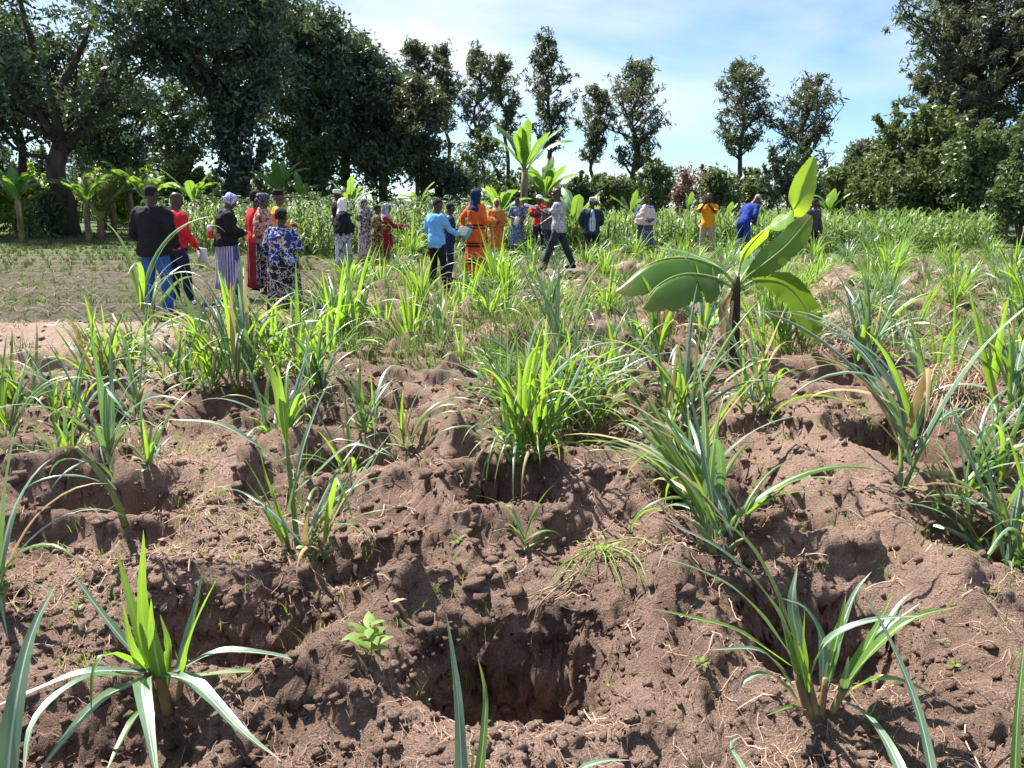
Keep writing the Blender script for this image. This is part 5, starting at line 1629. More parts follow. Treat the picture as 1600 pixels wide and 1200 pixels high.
def person(px, head_py, feet_py, facing, label, sex='m', arms=('down', 'down'), walk=0.0, lean=0.0, head_turn=0.0, head_nod=0.0, skin=0, build=1.0, feet=None,
           top=None, sleeve=1.0, hem=0.86, trousers=None, skirt=None, skirt_hem=0.12, head=None, head_mat=None, shoes=None, jacket=None, jacket_open=False,
           shawl=None, drop=0.0, hmax=1.86, stripes=None, vest=None):
    g0 = G(px, feet_py)
    bx, by = g0.x, g0.y
    bz = H(bx, by) - drop
    ht = min(max(P(px, head_py, by).z - bz, 1.42), hmax)
    S = ht / 1.72
    root = thing('person', (bx, by, bz), label, 'person', 'people visiting the field', rz=-math.radians(facing))
    f = sex == 'f'
    rp_ = random.Random(int(px) * 13 + int(feet_py))
    lean += rp_.uniform(-0.02, 0.07); head_turn += rp_.uniform(-0.3, 0.3); head_nod += rp_.uniform(-0.05, 0.22)
    cl, sl = math.cos(-lean), math.sin(-lean)

    def up(p):                                     # lean the upper body about the hips
        p = np.atleast_2d(np.asarray(p, dtype=float)).copy()
        w = np.clip((p[:, 2] - 0.86) / 0.22, 0, 1)
        ang = -lean * w
        y_, z_ = p[:, 1].copy(), p[:, 2] - 0.92
        p[:, 1] = y_ * np.cos(ang) - z_ * np.sin(ang); p[:, 2] = y_ * np.sin(ang) + z_ * np.cos(ang) + 0.92
        return p

    def hd(p):                                     # turn and nod the head on the neck, then lean
        p = np.atleast_2d(np.asarray(p, dtype=float)).copy()
        w = np.clip((p[:, 2] - 1.44) / 0.08, 0, 1)
        a = -head_turn * w
        x, y_ = p[:, 0].copy(), p[:, 1].copy()
        p[:, 0] = x * np.cos(a) - y_ * np.sin(a); p[:, 1] = x * np.sin(a) + y_ * np.cos(a)
        b = -head_nod * w
        y_, z_ = p[:, 1].copy(), p[:, 2] - 1.50
        p[:, 1] = y_ * np.cos(b) - z_ * np.sin(b); p[:, 2] = y_ * np.sin(b) + z_ * np.cos(b) + 1.50
        return up(p)

    def put(geo, VQT, fn=None, m=0):
        V, Q, T = VQT[0], VQT[1], VQT[2]
        V = np.asarray(V)
        geo.add((fn(V) if fn else V) * S, Q, T, None, m)

    sw = 0.152 if f else 0.178
    torso = [(.84, .14, .11), (.90, .175 if f else .160, .120), (.98, .170 if f else .152, .115), (1.08, .135, .100), (1.20, .150, .115 if f else .108),
             (1.29, .160 if f else .172, .125 if f else .115), (1.37, sw - .008, .098), (1.42, .115, .078), (1.46, .062, .062)]

    def torso_part(inf, z0=0.84, z1=2.0, flare=0.0):
        rr = []
        zs = sorted({max(z0, .84), min(z1, 1.46)} | {t[0] for t in torso if z0 < t[0] < z1})
        tz = [t[0] for t in torso]
        for z in zs:
            rx = np.interp(z, tz, [t[1] for t in torso]) * build; ry = np.interp(z, tz, [t[2] for t in torso]) * build
            if z > 1.36: rx /= build ** 0.7; ry /= build ** 0.7
            fl = flare * max(0, (1.05 - z) / 0.2)
            rr.append(((0, 0.0, z), rx + inf + fl, ry + inf + fl * 0.8))
        if z0 < 0.84:
            rr = [((0, 0, z0), rr[0][1] + flare * 0.3, rr[0][2] + flare * 0.3)] + rr
        return rings_loft(rr, 18)

    # arms: shoulder, elbow, wrist
    limbs = []
    for s, nm in ((-1, arms[0]), (1, arms[1])):
        E, Wp = ARMS[nm] if isinstance(nm, str) else nm
        j_ = lambda a: rp_.uniform(-a, a)
        E = (E[0] + j_(.02), E[1] + j_(.04), E[2] + j_(.02)); Wp = (Wp[0] + j_(.03), Wp[1] + j_(.04), Wp[2] + j_(.06))
        sh = np.array([s * (sw + 0.005) * build ** 0.5, 0, 1.375]); E = np.array([s * E[0] * build ** 0.5, E[1], E[2]]); Wp = np.array([s * Wp[0], Wp[1], Wp[2]])
        limbs.append((s, up(sh)[0], up(E)[0], up(Wp)[0]))

    def arm_part(i, inf, frac=1.0):
        s, sh, E, Wp = limbs[i]
        pts = resample([sh - np.array([s * 0.05, 0, 0.01]), sh, sh * 0.5 + E * 0.5, E, E * 0.5 + Wp * 0.5, Wp], 16)
        rad = np.interp(np.linspace(0, 1, 16), [0, .1, .32, .55, .72, 1], [.05, .056, .047, .039, .040, .027]) + inf
        k = max(4, int(round(16 * frac)))
        if frac < 1.0: rad[k - 2:k] += 0.012
        return tube(pts[:k], rad[:k], 10)

    fl = feet or (((-.135 + rp_.uniform(-.02, .03), rp_.uniform(-.08, .08)), (.135 + rp_.uniform(-.03, .02), rp_.uniform(-.06, .12))) if not walk else ((-.09, walk), (.09, -walk)))
    legs = []
    for s, ft in ((-1, fl[0]), (1, fl[1])):
        hip = np.array([s * .088, 0, .90]); an = np.array([ft[0], ft[1], .085 + (0.05 if ft[1] < -0.2 else 0)])
        d = np.linalg.norm(an - hip); half = 0.41
        k = math.sqrt(max(0.0, half ** 2 - (d / 2) ** 2)) if d < 2 * half else 0.0
        kn = (hip + an) / 2 + np.array([s * 0.01, max(0.015, k), 0])
        legs.append((s, hip, kn, an))

    def leg_part(i, inf, frac=1.0, wide=0.0):
        s, hip, kn, an = legs[i]
        pts = resample([hip + np.array([0, 0, .03]), hip * .5 + kn * .5, kn, kn * .5 + an * .5, an], 16)
        rad = np.interp(np.linspace(0, 1, 16), [0, .25, .5, .66, 1], [.088, .076, .055, .056, .038]) + inf + wide * np.linspace(0, 1, 16)
        k = max(4, int(round(16 * frac)))
        return tube(pts[:k], rad[:k], 12)

    def foot_part(i, inf):
        s, hip, kn, an = legs[i]
        y0 = an[1]; z0 = an[2] - .085
        pts = [(an[0], y0 - .075, z0 + .035), (an[0], y0 - .05, z0 + .045), (an[0], y0 + .03, z0 + .048), (an[0] + s * .01, y0 + .11, z0 + .034), (an[0] + s * .015, y0 + .165, z0 + .024)]
        return tube(resample(pts, 8), np.array([.022, .034, .040, .040, .040, .038, .030, .014]) + inf, 10)

    # --- body: one continuous skin
    geo = Geo()
    put(geo, torso_part(0.0), up)
    put(geo, tube([(0, -.005, 1.40), (0, .0, 1.47), (0, .012, 1.545)], [.060, .054, .056], 12), hd)
    hz, hy_ = 1.605, 0.02
    put(geo, rings_loft([((0, hy_ + yo, hz + z), rx, ry) for z, rx, ry, yo in
                         [(-.118, .022, .028, .048), (-.108, .036, .042, .040), (-.085, .050, .062, .024), (-.05, .064, .080, .010), (-.01, .072, .092, 0), (.035, .076, .098, -.004), (.075, .069, .088, -.008), (.102, .048, .060, -.010), (.116, .018, .022, -.010)]], 16), hd)
    put(geo, tube([(0, hy_ + .082, hz + .022), (0, hy_ + .098, hz - .002), (0, hy_ + .108, hz - .018), (0, hy_ + .092, hz - .026)], [.008, .011, .016, .012], 8), hd)
    for s in (-1, 1):
        put(geo, ellipsoid((s * .076, hy_ - .008, hz - .005), (.013, .020, .032)), hd)
        put(geo, ellipsoid((s * .028, hy_ + .078, hz + .034), (.024, .014, .010)), hd)
    for i in (0, 1):
        put(geo, arm_part(i, 0.0)); put(geo, leg_part(i, 0.0)); put(geo, foot_part(i, 0.0))
        s, sh, E, Wp = limbs[i]
        d = (Wp - E) / np.linalg.norm(Wp - E)
        put(geo, tube([Wp - d * .03, Wp + d * .02, Wp + d * .06, Wp + d * .09], [.026, .034, .038, .032], 10, squash=0.62))
    extra = Geo()
    for i in (0, 1):
        s, sh, E, Wp = limbs[i]
        d = (Wp - E) / np.linalg.norm(Wp - E)
        side = np.cross(d, np.array([0, 1.0, 0.2])); side /= np.linalg.norm(side)
        nrm = np.cross(side, d) * (1 if s > 0 else -1)
        for q, (o_, ln) in enumerate(((-.027, .062), (-.009, .075), (.009, .072), (.026, .056))):
            b0 = Wp + d * .078 + side * o_
            put(extra, tube([b0, b0 + d * ln * .45 + nrm * .008 + side * o_ * .1, b0 + d * ln * .8 + nrm * .026 + side * o_ * .1, b0 + d * ln * .92 + nrm * .045 + side * o_ * .1], [.0105, .0098, .009, .007], 6))
        b0 = Wp + d * .025 - side * .028 * s
        put(extra, tube([b0, b0 + d * .03 - side * .022 * s + nrm * .01, b0 + d * .062 - side * .026 * s + nrm * .02], [.0125, .011, .008], 6))
    for s in (-1, 1):
        put(extra, ellipsoid((s * .029, hy_ + .084, hz + .014), (.0125, .008, .0075)), hd, 1)
        put(extra, ellipsoid((s * .029, hy_ + .0905, hz + .014), (.006, .003, .006)), hd, 3)
    put(extra, ellipsoid((0, hy_ + .083, hz - .052), (.024, .012, .0075)), hd, 2)
    put(extra, ellipsoid((0, hy_ + .081, hz - .061), (.020, .012, .0070)), hd, 2)
    o = link('body', geo.mesh('body'), [SKIN[skin], EYE, LIP, PUPIL], root)
    pending.append((o, 0.023 * S, extra, 0.0))

    def cloth(name, parts, mat, voxel=0.021, crumple=0.010):
        gg = Geo()
        for vqt, fn in parts: put(gg, vqt, fn)
        c = link(name, gg.mesh(name), mat, root)
        pending.append((c, voxel * S, None, crumple))
        return c
    if trousers:
        cloth('trousers', [(torso_part(.020, .82, 1.02), up)] + [(leg_part(i, .012, 1.0, .014), None) for i in (0, 1)], trousers)
    if shoes:
        for i in (0, 1): cloth('shoe', [(foot_part(i, .010), None)], shoes, 0.017, 0.0)
    if top:
        cloth('shirt' if trousers else 'blouse', [(torso_part(.022, hem, 1.44, .012 if hem < .9 else 0), up)] + [(arm_part(i, .020, sleeve), None) for i in (0, 1)], top)
    if jacket:
        cloth('jacket', [(torso_part(.040, hem - .02, 1.445, .03), up)] + [(arm_part(i, .034, .97), None) for i in (0, 1)], jacket, 0.022, 0.016)
    if vest:                                      # front panel of a shirt seen between the jacket's open fronts
        cloth('shirt_front', [(rings_loft([((0, .085, z), rx, .104) for z, rx in ((.90, .098), (1.0, .095), (1.2, .088), (1.34, .062), (1.43, .032))], 14), up)], vest, 0.014, 0.006)
    if skirt:
        rr = [(1.10, .150), (1.02, .172), (.92, .195), (.70, .205), (.45, .215), (.28, .225), (skirt_hem, .235)]
        rr = [r_ for r_ in rr if r_[0] >= skirt_hem]
        V, Q, T = rings_loft([((0, 0.01, z), r_ * build * (1 if f else .95), r_ * build * .80) for z, r_ in rr], 56, (0.075, 9, px * 0.1))
        gg = Geo(); gg.add(up(V) * S, Q, T)
        link('skirt', gg.mesh('skirt'), skirt, root)
    if stripes:                                   # bands sewn round the dress
        for (z0_, z1_) in stripes[1]:
            rz_ = lambda z: np.interp(z, [.10, .45, .92, 1.02, 1.10], [.238, .215, .195, .172, .15]) * build + .009
            V, Q, T = rings_loft([((0, 0.01, z), rz_(z), rz_(z) * .82) for z in (z0_, (z0_ + z1_) / 2, z1_)], 40)
            gg = Geo(); gg.add(up(V) * S, Q, None)
            link('band', gg.mesh('band'), stripes[0], root)
    if shawl:
        cloth('shawl', [(rings_loft([((0, .03, .96), .265 * build, .215 * build), ((0, .03, 1.12), .275 * build, .215 * build), ((0, .01, 1.26), .255, .175), ((0, 0, 1.37), .215, .135), ((0, -.005, 1.44), .115, .095), ((0, -.005, 1.48), .07, .075)], 22, (0.05, 7, 1.0)), up)], shawl, 0.021, 0.02)
    hm = head_mat or HAIR
    if head == 'short':                           # cropped hair
        cloth('hair', [(rings_loft([((0, hy_ - .022, hz - .03), .070, .075), ((0, hy_ - .016, hz + .03), .080, .088), ((0, hy_ - .012, hz + .075), .074, .092), ((0, hy_ - .012, hz + .105), .053, .066), ((0, hy_ - .012, hz + .122), .02, .026)], 18), hd)], hm, 0.016, 0.004)
    elif head == 'afro':
        cloth('hair', [(rings_loft([((0, hy_ - .045, hz - .05), .065, .06), ((0, hy_ - .03, hz + .02), .094, .090), ((0, hy_ - .02, hz + .08), .092, .098), ((0, hy_ - .02, hz + .12), .066, .075), ((0, hy_ - .02, hz + .142), .03, .03)], 18), hd)], hm, 0.016, 0.01)
    elif head == 'wrap':                          # tied headwrap with a knot at the back
        cloth('headwrap', [(rings_loft([((0, hy_ - .035, hz - .045), .078, .074), ((0, hy_ - .022, hz + .02), .090, .096), ((0, hy_ - .018, hz + .075), .090, .104), ((0, hy_ - .022, hz + .115), .068, .082), ((0, hy_ - .026, hz + .138), .03, .036)], 20, (0.03, 6, 0)), hd),
                           (ellipsoid((0, hy_ - .125, hz - .01), (.045, .032, .034)), hd)], hm, 0.016, 0.012)
    elif head == 'hijab':                         # veil over head and shoulders, face free
        cloth('headscarf', [(rings_loft([((0, .0, 1.27), .190, .150), ((0, .0, 1.36), .178, .135), ((0, -.005, 1.43), .120, .112), ((0, -.012, 1.50), .088, .094), ((0, -.018, 1.56), .088, .098), ((0, -.016, 1.63), .091, .104), ((0, -.014, 1.69), .078, .094), ((0, -.014, 1.725), .05, .06), ((0, -.014, 1.742), .018, .02)], 22), hd)], hm, 0.018, 0.014)
    elif head == 'cap':                           # round embroidered cap
        cloth('cap', [(rings_loft([((0, hy_ - .012, hz + .035), .083, .104), ((0, hy_ - .012, hz + .09), .081, .101), ((0, hy_ - .012, hz + .125), .074, .092), ((0, hy_ - .012, hz + .132), .05, .06)], 20), hd)], hm, 0.011, 0.0)
    elif head == 'peak':
        cloth('cap', [(rings_loft([((0, hy_ - .012, hz + .03), .083, .104), ((0, hy_ - .012, hz + .08), .080, .100), ((0, hy_ - .012, hz + .118), .058, .072), ((0, hy_ - .012, hz + .130), .02, .03)], 20), hd),
                      (rings_loft([((0, hy_ + .11, hz + .032), .062, .065), ((0, hy_ + .11, hz + .046), .058, .060)], 16), hd)], hm, 0.011, 0.0)
    rotm = Matrix.Rotation(-math.radians(facing), 4, 'Z')
    hands = []
    for i in (0, 1):
        s, sh, E, Wp = limbs[i]
        d = (Wp - E) / np.linalg.norm(Wp - E)
        hands.append(rotm @ Vector(tuple((Wp + d * .09) * S)) + Vector((bx, by, bz)))
    return {'root': root, 'hands': hands, 'S': S, 'base': Vector((bx, by, bz)), 'rot': rotm, 'up': lambda p: rotm @ Vector(tuple(up(p)[0] * S)) + Vector((bx, by, bz))}


F = {}
def fb(key, *a, **k):
    F[key] = fabric('cloth_' + key, *a, **k); return F[key]
fb('black', (0.012, 0.012, 0.016)); fb('jeans', (0.035, 0.10, 0.34)); fb('red', (0.62, 0.025, 0.04)); fb('navy', (0.015, 0.02, 0.06)); fb('white', (0.75, 0.75, 0.74)); fb('darkgrey', (0.05, 0.052, 0.06))
fb('brownshoe', (0.07, 0.04, 0.03)); fb('lilac', (0.50, 0.48, 0.66), 'vstripe', (0.09, 0.08, 0.22), scale=26); fb('bluewhite', (0.16, 0.20, 0.52), 'blotch', (0.68, 0.70, 0.80), scale=22)
fb('navyprint', (0.02, 0.035, 0.20), 'swirl', (0.50, 0.52, 0.58), (0.60, 0.30, 0.10), scale=10); fb('blackprint', (0.012, 0.012, 0.03), 'swirl', (0.38, 0.36, 0.34), (0.42, 0.22, 0.08), scale=11)
fb('peach', (0.62, 0.30, 0.24), 'blotch', (0.10, 0.04, 0.04), scale=16); fb('darkwrap', (0.02, 0.02, 0.03), 'blotch', (0.20, 0.20, 0.24), scale=16)
fb('greyprint', (0.40, 0.42, 0.46), 'blotch', (0.06, 0.06, 0.09), scale=15); fb('pinkprint', (0.56, 0.43, 0.46), 'blotch', (0.09, 0.06, 0.08), scale=13); fb('goldprint', (0.015, 0.012, 0.012), 'blotch', (0.36, 0.26, 0.08), scale=24)
fb('blackwhite', (0.015, 0.015, 0.02), 'blotch', (0.45, 0.43, 0.43), scale=24); fb('greyscarf', (0.40, 0.42, 0.48), 'blotch', (0.15, 0.17, 0.22), scale=12)
fb('skyblue', (0.16, 0.42, 0.80)); fb('orange', (0.74, 0.12, 0.025)); fb('navyscarf', (0.010, 0.022, 0.075)); fb('ochrescarf', (0.55, 0.36, 0.18), 'blotch', (0.72, 0.55, 0.36), scale=10)
fb('batik', (0.52, 0.11, 0.02), 'blotch', (0.42, 0.20, 0.05), (0.16, 0.05, 0.02), scale=8); fb('blueprint', (0.035, 0.08, 0.20), 'blotch', (0.26, 0.30, 0.44), scale=20); fb('jersey', (0.68, 0.04, 0.05)); fb('dim', (0.10, 0.10, 0.11))
fb('plaid', (0.46, 0.48, 0.52), 'check', (0.22, 0.24, 0.30), scale=20); fb('denim', (0.025, 0.03, 0.05)); fb('bluecheck', (0.62, 0.68, 0.78), 'check', (0.06, 0.10, 0.24), scale=34); fb('slate', (0.02, 0.03, 0.055))
fb('cream', (0.60, 0.48, 0.40)); fb('bluetop', (0.04, 0.08, 0.28)); fb('indigo', (0.025, 0.035, 0.11), 'check', (0.10, 0.12, 0.24), scale=14); fb('mustard', (0.78, 0.30, 0.015)); fb('khaki', (0.40, 0.31, 0.25)); fb('royal', (0.015, 0.035, 0.24)); fb('capgrey', (0.30, 0.27, 0.28)); fb('hoodie', (0.05, 0.055, 0.075)); fb('pink', (0.70, 0.12, 0.30)); fb('burgundy', (0.20, 0.015, 0.02))

# left group
p_black = person(252, 289, 492, 8, 'man in a black jacket and blue jeans seen from behind, far left', arms=('low_front', 'low_front'), trousers=F['jeans'], jacket=F['black'], top=F['black'], hem=.84, head='short', shoes=F['brownshoe'], head_turn=0.2, build=1.06)
p_red = person(283, 299, 476, 28, 'bald man in a red sweater holding a notebook, behind the black jacket', arms=('down', 'low_front'), trousers=F['navy'], top=F['red'], hem=.86, shoes=F['white'], head_turn=0.4, head_nod=0.2)
p_scarf = person(360, 301, 466, 62, 'woman in a blue and white headscarf, dark jacket and striped skirt', 'f', arms=('front', 'front'), skirt=F['lilac'], skirt_hem=.16, top=F['navy'], jacket=F['black'], hem=.88, head='wrap', head_mat=F['bluewhite'], shoes=F['black'], head_nod=0.5, lean=0.10, build=1.12)
person(407, 299, 452, 40, 'woman in a red top half hidden behind the dark headwrap', 'f', arms=('front', 'front'), top=F['red'], skirt=F['burgundy'], head='afro', shoes=F['black'])
person(420, 303, 462, 55, 'woman in a shiny dark headwrap and a peach patterned shawl', 'f', arms=('front', 'front'), top=F['peach'], shawl=F['peach'], skirt=F['blackprint'], head='wrap', head_mat=F['darkwrap'], shoes=F['black'], skin=1, head_nod=0.15)
person(441, 298, 448, 70, 'woman with a flat dark hat looking right, behind the navy dress', 'f', arms=('front', 'front'), top=F['mustard'], skirt=F['navy'], head='cap', head_mat=F['black'], shoes=F['black'], skin=1)
person(447, 327, 494, 5, 'stout woman in a navy patterned dress seen from behind', 'f', arms=('front', 'front'), top=F['navyprint'], sleeve=.6, skirt=F['blackprint'], skirt_hem=.06, head='afro', shoes=F['black'], build=1.24, drop=.05, head_nod=0.2)

# second group
person(531, 297, 412, 60, 'man in a white round cap and black clothes behind the white headscarf', arms=('front', 'front'), top=F['black'], trousers=F['darkgrey'], head='cap', head_mat=F['white'], shoes=F['black'])
person(538, 310, 425, 62, 'woman in a white headscarf and black top with a grey patterned wrap', 'f', arms=('crossed', 'crossed'), top=F['black'], skirt=F['greyprint'], skirt_hem=.12, head='hijab', head_mat=F['white'], shawl=F['black'], shoes=F['black'], skin=1, build=1.08)
person(573, 311, 412, 30, 'woman in a black and white veil with a pink patterned wrap', 'f', arms=('front', 'front'), top=F['blackwhite'], skirt=F['pinkprint'], skirt_hem=.08, head='hijab', head_mat=F['blackwhite'], shoes=F['black'], build=1.08)
person(590, 320, 416, 70, 'short haired woman in a black dress with gold print', 'f', arms=('front', 'front'), top=F['goldprint'], skirt=F['goldprint'], skirt_hem=.1, head='short', shoes=F['black'], skin=0)
person(604, 318, 412, 85, 'woman in a grey headscarf and dark red dress stretching out an arm', 'f', arms=('point', 'point'), top=F['burgundy'], skirt=F['burgundy'], skirt_hem=.1, head='hijab', head_mat=F['greyscarf'], shoes=F['black'], skin=1)

# middle group
p_blue = person(684, 310, 458, 42, 'man in a light blue shirt and black trousers holding papers', arms=('front', 'reach'), trousers=F['black'], top=F['skyblue'], hem=.80, head='short', shoes=F['black'], head_nod=0.25, head_turn=0.25, build=1.05)
person(703, 320, 446, 75, 'person in dark clothes hidden behind the light blue shirt', arms=('front', 'front'), trousers=F['navy'], top=F['navy'], head='short', shoes=F['black'])
p_orange = person(744, 296, 443, 40, 'woman in a long orange dress with black bands and a navy veil', 'f', arms=('low_back', 'front'), top=F['orange'], skirt=F['orange'], skirt_hem=.05, head='hijab', head_mat=F['navyscarf'], shoes=F['black'], build=1.04,
                  stripes=(F['black'], [(.955, .985), (1.01, 1.04), (.60, .635), (.66, .69), (.26, .29), (.32, .35)]))
person(776, 311, 410, 165, 'woman in an ochre veil and an orange brown batik dress', 'f', arms=('front', 'front'), top=F['batik'], skirt=F['batik'], skirt_hem=.06, shawl=F['batik'], head='hijab', head_mat=F['ochrescarf'], shoes=F['black'], skin=1, build=1.06)
p_dress = person(808, 313, 404, 180, 'woman in a dark blue printed dress holding a white paper', 'f', arms=('low_front', 'front'), top=F['blueprint'], sleeve=.62, skirt=F['blueprint'], skirt_hem=.14, head='short', shoes=F['black'], build=1.08)
person(841, 305, 406, 160, 'man in a red jersey and white cap standing with folded arms', arms=('crossed', 'crossed'), top=F['jersey'], sleeve=.45, trousers=F['navy'], head='peak', head_mat=F['white'], shoes=F['black'])
person(860, 310, 410, 170, 'man in a dim grey shirt half hidden behind the walking man', arms=('down', 'down'), top=F['dim'], trousers=F['navy'], head='short', shoes=F['black'])
p_walk = person(872, 294, 438, -78, 'bald man in a plaid short sleeved shirt striding with a paper in his hand', arms=('reach_up', 'reach'), top=F['plaid'], sleeve=.5, hem=.80, trousers=F['denim'], walk=.30, shoes=F['black'], build=1.08, head_nod=0.1)
person(923, 309, 412, 178, 'man in a dark jacket over a blue checked shirt, hands behind his back', arms=('back', 'back'), top=F['slate'], trousers=F['black'], jacket=F['slate'], vest=F['bluecheck'], hem=.84, head='cap', head_mat=F['greyscarf'], shoes=F['brownshoe'])

# right hand people
person(1006, 305, 407, 175, 'woman wrapped in a cream shawl with an indigo skirt', 'f', arms=('front', 'front'), top=F['bluetop'], skirt=F['indigo'], skirt_hem=.42, shawl=F['cream'], head='short', shoes=F['black'], build=1.04)
p_phone = person(1103, 301, 403, 205, 'man in a mustard shirt holding up a phone to take a picture', arms=('phone', 'phone'), top=F['mustard'], sleeve=.5, hem=.84, trousers=F['khaki'], shoes=F['brownshoe'], head_nod=0.05)
person(1158, 296, 406, 60, 'man in royal blue overalls bending forward to look down', arms=('front', 'front'), top=F['royal'], trousers=F['royal'], lean=.55, head_nod=.35, head='cap', head_mat=F['capgrey'], shoes=F['black'])
person(1264, 310, 406, 150, 'man in a dark grey shirt half hidden by the young banana leaves', arms=('low_front', 'front'), top=F['hoodie'], trousers=F['black'], head='short', shoes=F['black'])

# finish the bodies: voxel skin, smoothing and small folds, then hands and eyes
for (o, vox, extra, crumple) in pending:
    md = o.modifiers.new('skin', 'REMESH'); md.mode = 'VOXEL'; md.voxel_size = vox; md.use_smooth_shade = True
    sm = o.modifiers.new('smooth', 'SMOOTH'); sm.factor = 0.5; sm.iterations = 2
    if crumple:
        dm = o.modifiers.new('folds', 'DISPLACE'); dm.texture = wrinkle; dm.strength = crumple * 3.4; dm.mid_level = 0.5
bpy.context.view_layer.update()
dg = bpy.context.evaluated_depsgraph_get()
for (o, vox, extra, crumple) in pending:
    ev = bpy.data.meshes.new_from_object(o.evaluated_get(dg), depsgraph=dg)
    old = o.data
    mats = [m_ for m_ in old.materials]
    nv = len(ev.vertices); V = np.empty(nv * 3, dtype=np.float32); ev.vertices.foreach_get('co', V); V = V.reshape(-1, 3)
    quads = [tuple(p.vertices) for p in ev.polygons if len(p.vertices) == 4]; tris = [tuple(p.vertices) for p in ev.polygons if len(p.vertices) == 3]
    gg = Geo(); gg.add(V, np.array(quads, dtype=np.int64).reshape(-1, 4), np.array(tris, dtype=np.int64).reshape(-1, 3))
    if extra is not None:
        for k in range(1):
            off_ = gg.n
            gg.V += extra.V; gg.U += extra.U
            gg.Q += [q_ + off_ for q_ in extra.Q]; gg.mq += extra.mq
            gg.T += [t_ + off_ for t_ in extra.T]; gg.mt += extra.mt
            gg.n += extra.n
    o.modifiers.clear()
    nm_ = o.name.split('.')[0]
    o.data = gg.mesh(nm_)
    for m_ in mats: o.data.materials.append(m_)
    bpy.data.meshes.remove(old); bpy.data.meshes.remove(ev)

# ------------------------------------------------------------------ what they hold
paper = plain_mat('paper', (0.74, 0.74, 0.72), (0.8, 0.8, 0.78), 0.7); bluecard = plain_mat('blue_card', (0.10, 0.42, 0.62), rough=0.5); blackglass = plain_mat('black_glass', (0.012, 0.012, 0.014), rough=0.15, spec=0.5); bagred = plain_mat('bag_red', (0.65, 0.05, 0.04), rough=0.5)


def slab(g, size, c=(0, 0, 0), m=0, bev=0.12):
    x, y_, z = [v / 2 for v in size]
    b = min(x, y_, z) * bev
    V = []
    for zz, k in ((-z, b), (-z + b, 0), (z - b, 0), (z, b)):
        V += [(-x + k, -y_ + k, zz), (x - k, -y_ + k, zz), (x - k, y_ - k, zz), (-x + k, y_ - k, zz)]
    V = np.array(V) + np.array(c)
    Q = [(0, 3, 2, 1), (12, 13, 14, 15)]
    for r0 in range(3):
        for j_ in range(4):
            a_ = r0 * 4 + j_; b_ = r0 * 4 + (j_ + 1) % 4
            Q.append((a_, b_, b_ + 4, a_ + 4))
    g.add(V, Q, None, None, m)


def held(name, loc, rot, pieces, label, cat):
    t = thing(name, loc, label, cat); t.rotation_euler = rot
    for nm, size, c, mat in pieces:
        g = Geo(); slab(g, size, c); link(nm, g.mesh(nm, smooth=False), mat, t)
    return t


h_ = p_red['hands'][1]
held('notebook', (h_.x + .05, h_.y - .02, h_.z - .08), (0.1, 0.1, -0.3), [('cover', (0.17, 0.012, 0.23), (0, 0, 0), paper), ('pages', (0.16, 0.016, 0.22), (0.003, 0, 0), F['white']), ('spine', (0.012, 0.02, 0.232), (-0.086, 0, 0), paper)], 'white notebook in the hand of the man in the red sweater', 'notebook')
h_ = p_blue['hands'][1]
held('folder', (h_.x + .08, h_.y - .02, h_.z + .06), (0.5, 0.3, 0.4), [('cover', (0.15, 0.008, 0.21), (0.02, 0.01, 0), bluecard), ('sheet', (0.14, 0.004, 0.16), (-0.05, -0.01, 0.04), paper), ('sheet', (0.12, 0.004, 0.15), (-0.08, -0.02, 0.02), paper)], 'blue folder with white sheets between the blue shirt and the orange dress', 'folder')
h_ = p_walk['hands'][0]
held('paper_sheet', (h_.x - .08, h_.y - .02, h_.z + .02), (0.2, 0.25, 0.1), [('sheet', (0.30, 0.004, 0.05), (0, 0, 0), paper), ('sheet', (0.28, 0.20, 0.004), (0, 0.08, -0.02), paper)], 'sheet of paper held out by the walking man in plaid', 'paper')
h_ = p_dress['hands'][1]
held('paper_roll', (h_.x, h_.y - .05, h_.z - .06), (0.1, 0.35, 0.0), [('sheet', (0.11, 0.006, 0.22), (0, 0, 0), paper), ('sheet', (0.10, 0.006, 0.21), (0.02, 0.012, -0.01), paper)], 'folded white paper in front of the dark blue printed dress', 'paper')
h_ = (p_phone['hands'][0] + p_phone['hands'][1]) / 2
held('phone', (h_.x, h_.y, h_.z + .02), (0, 0, 0.4), [('case', (0.078, 0.010, 0.16), (0, 0, 0), F['black']), ('screen', (0.070, 0.012, 0.148), (0, 0.0, 0), blackglass), ('camera_lens', (0.02, 0.014, 0.03), (-.02, 0, .05), blackglass)], 'black phone held up by the man in the mustard shirt', 'phone')
# shoulder bag of the woman in the blue and white headscarf
c_ = p_scarf['base'] + Vector((-.215, -.04, .0)); c_.z = P(329, 362, p_scarf['base'].y).z
bag = thing('shoulder_bag', c_, 'small red and white bag hanging behind the woman in the headscarf', 'bag')
g = Geo(); put_ = rings_loft([((0, 0, -.13), .05, .03), ((0, 0, -.10), .065, .04), ((0, 0, 0), .065, .042), ((0, 0, .02), .06, .04)], 16); g.add(*put_); link('pouch', g.mesh('pouch'), bagred, bag)
g = Geo(); put_ = rings_loft([((0, 0, .018), .062, .042), ((0, 0, .08), .058, .036), ((0, 0, .13), .04, .02)], 16); g.add(*put_); link('flap', g.mesh('flap'), F['white'], bag)
g = Geo(); V, Q, T, U = tube(resample([(0, 0, .12), (.10, -.13, .12), (.27, -.21, .10), (.42, -.10, -.06), (.46, .0, -.2)], 12), 0.008, 5); g.add(V, Q, T, U); link('strap', g.mesh('strap'), F['cream'], bag)
bag.scale = (0.75, 0.8, 0.8)
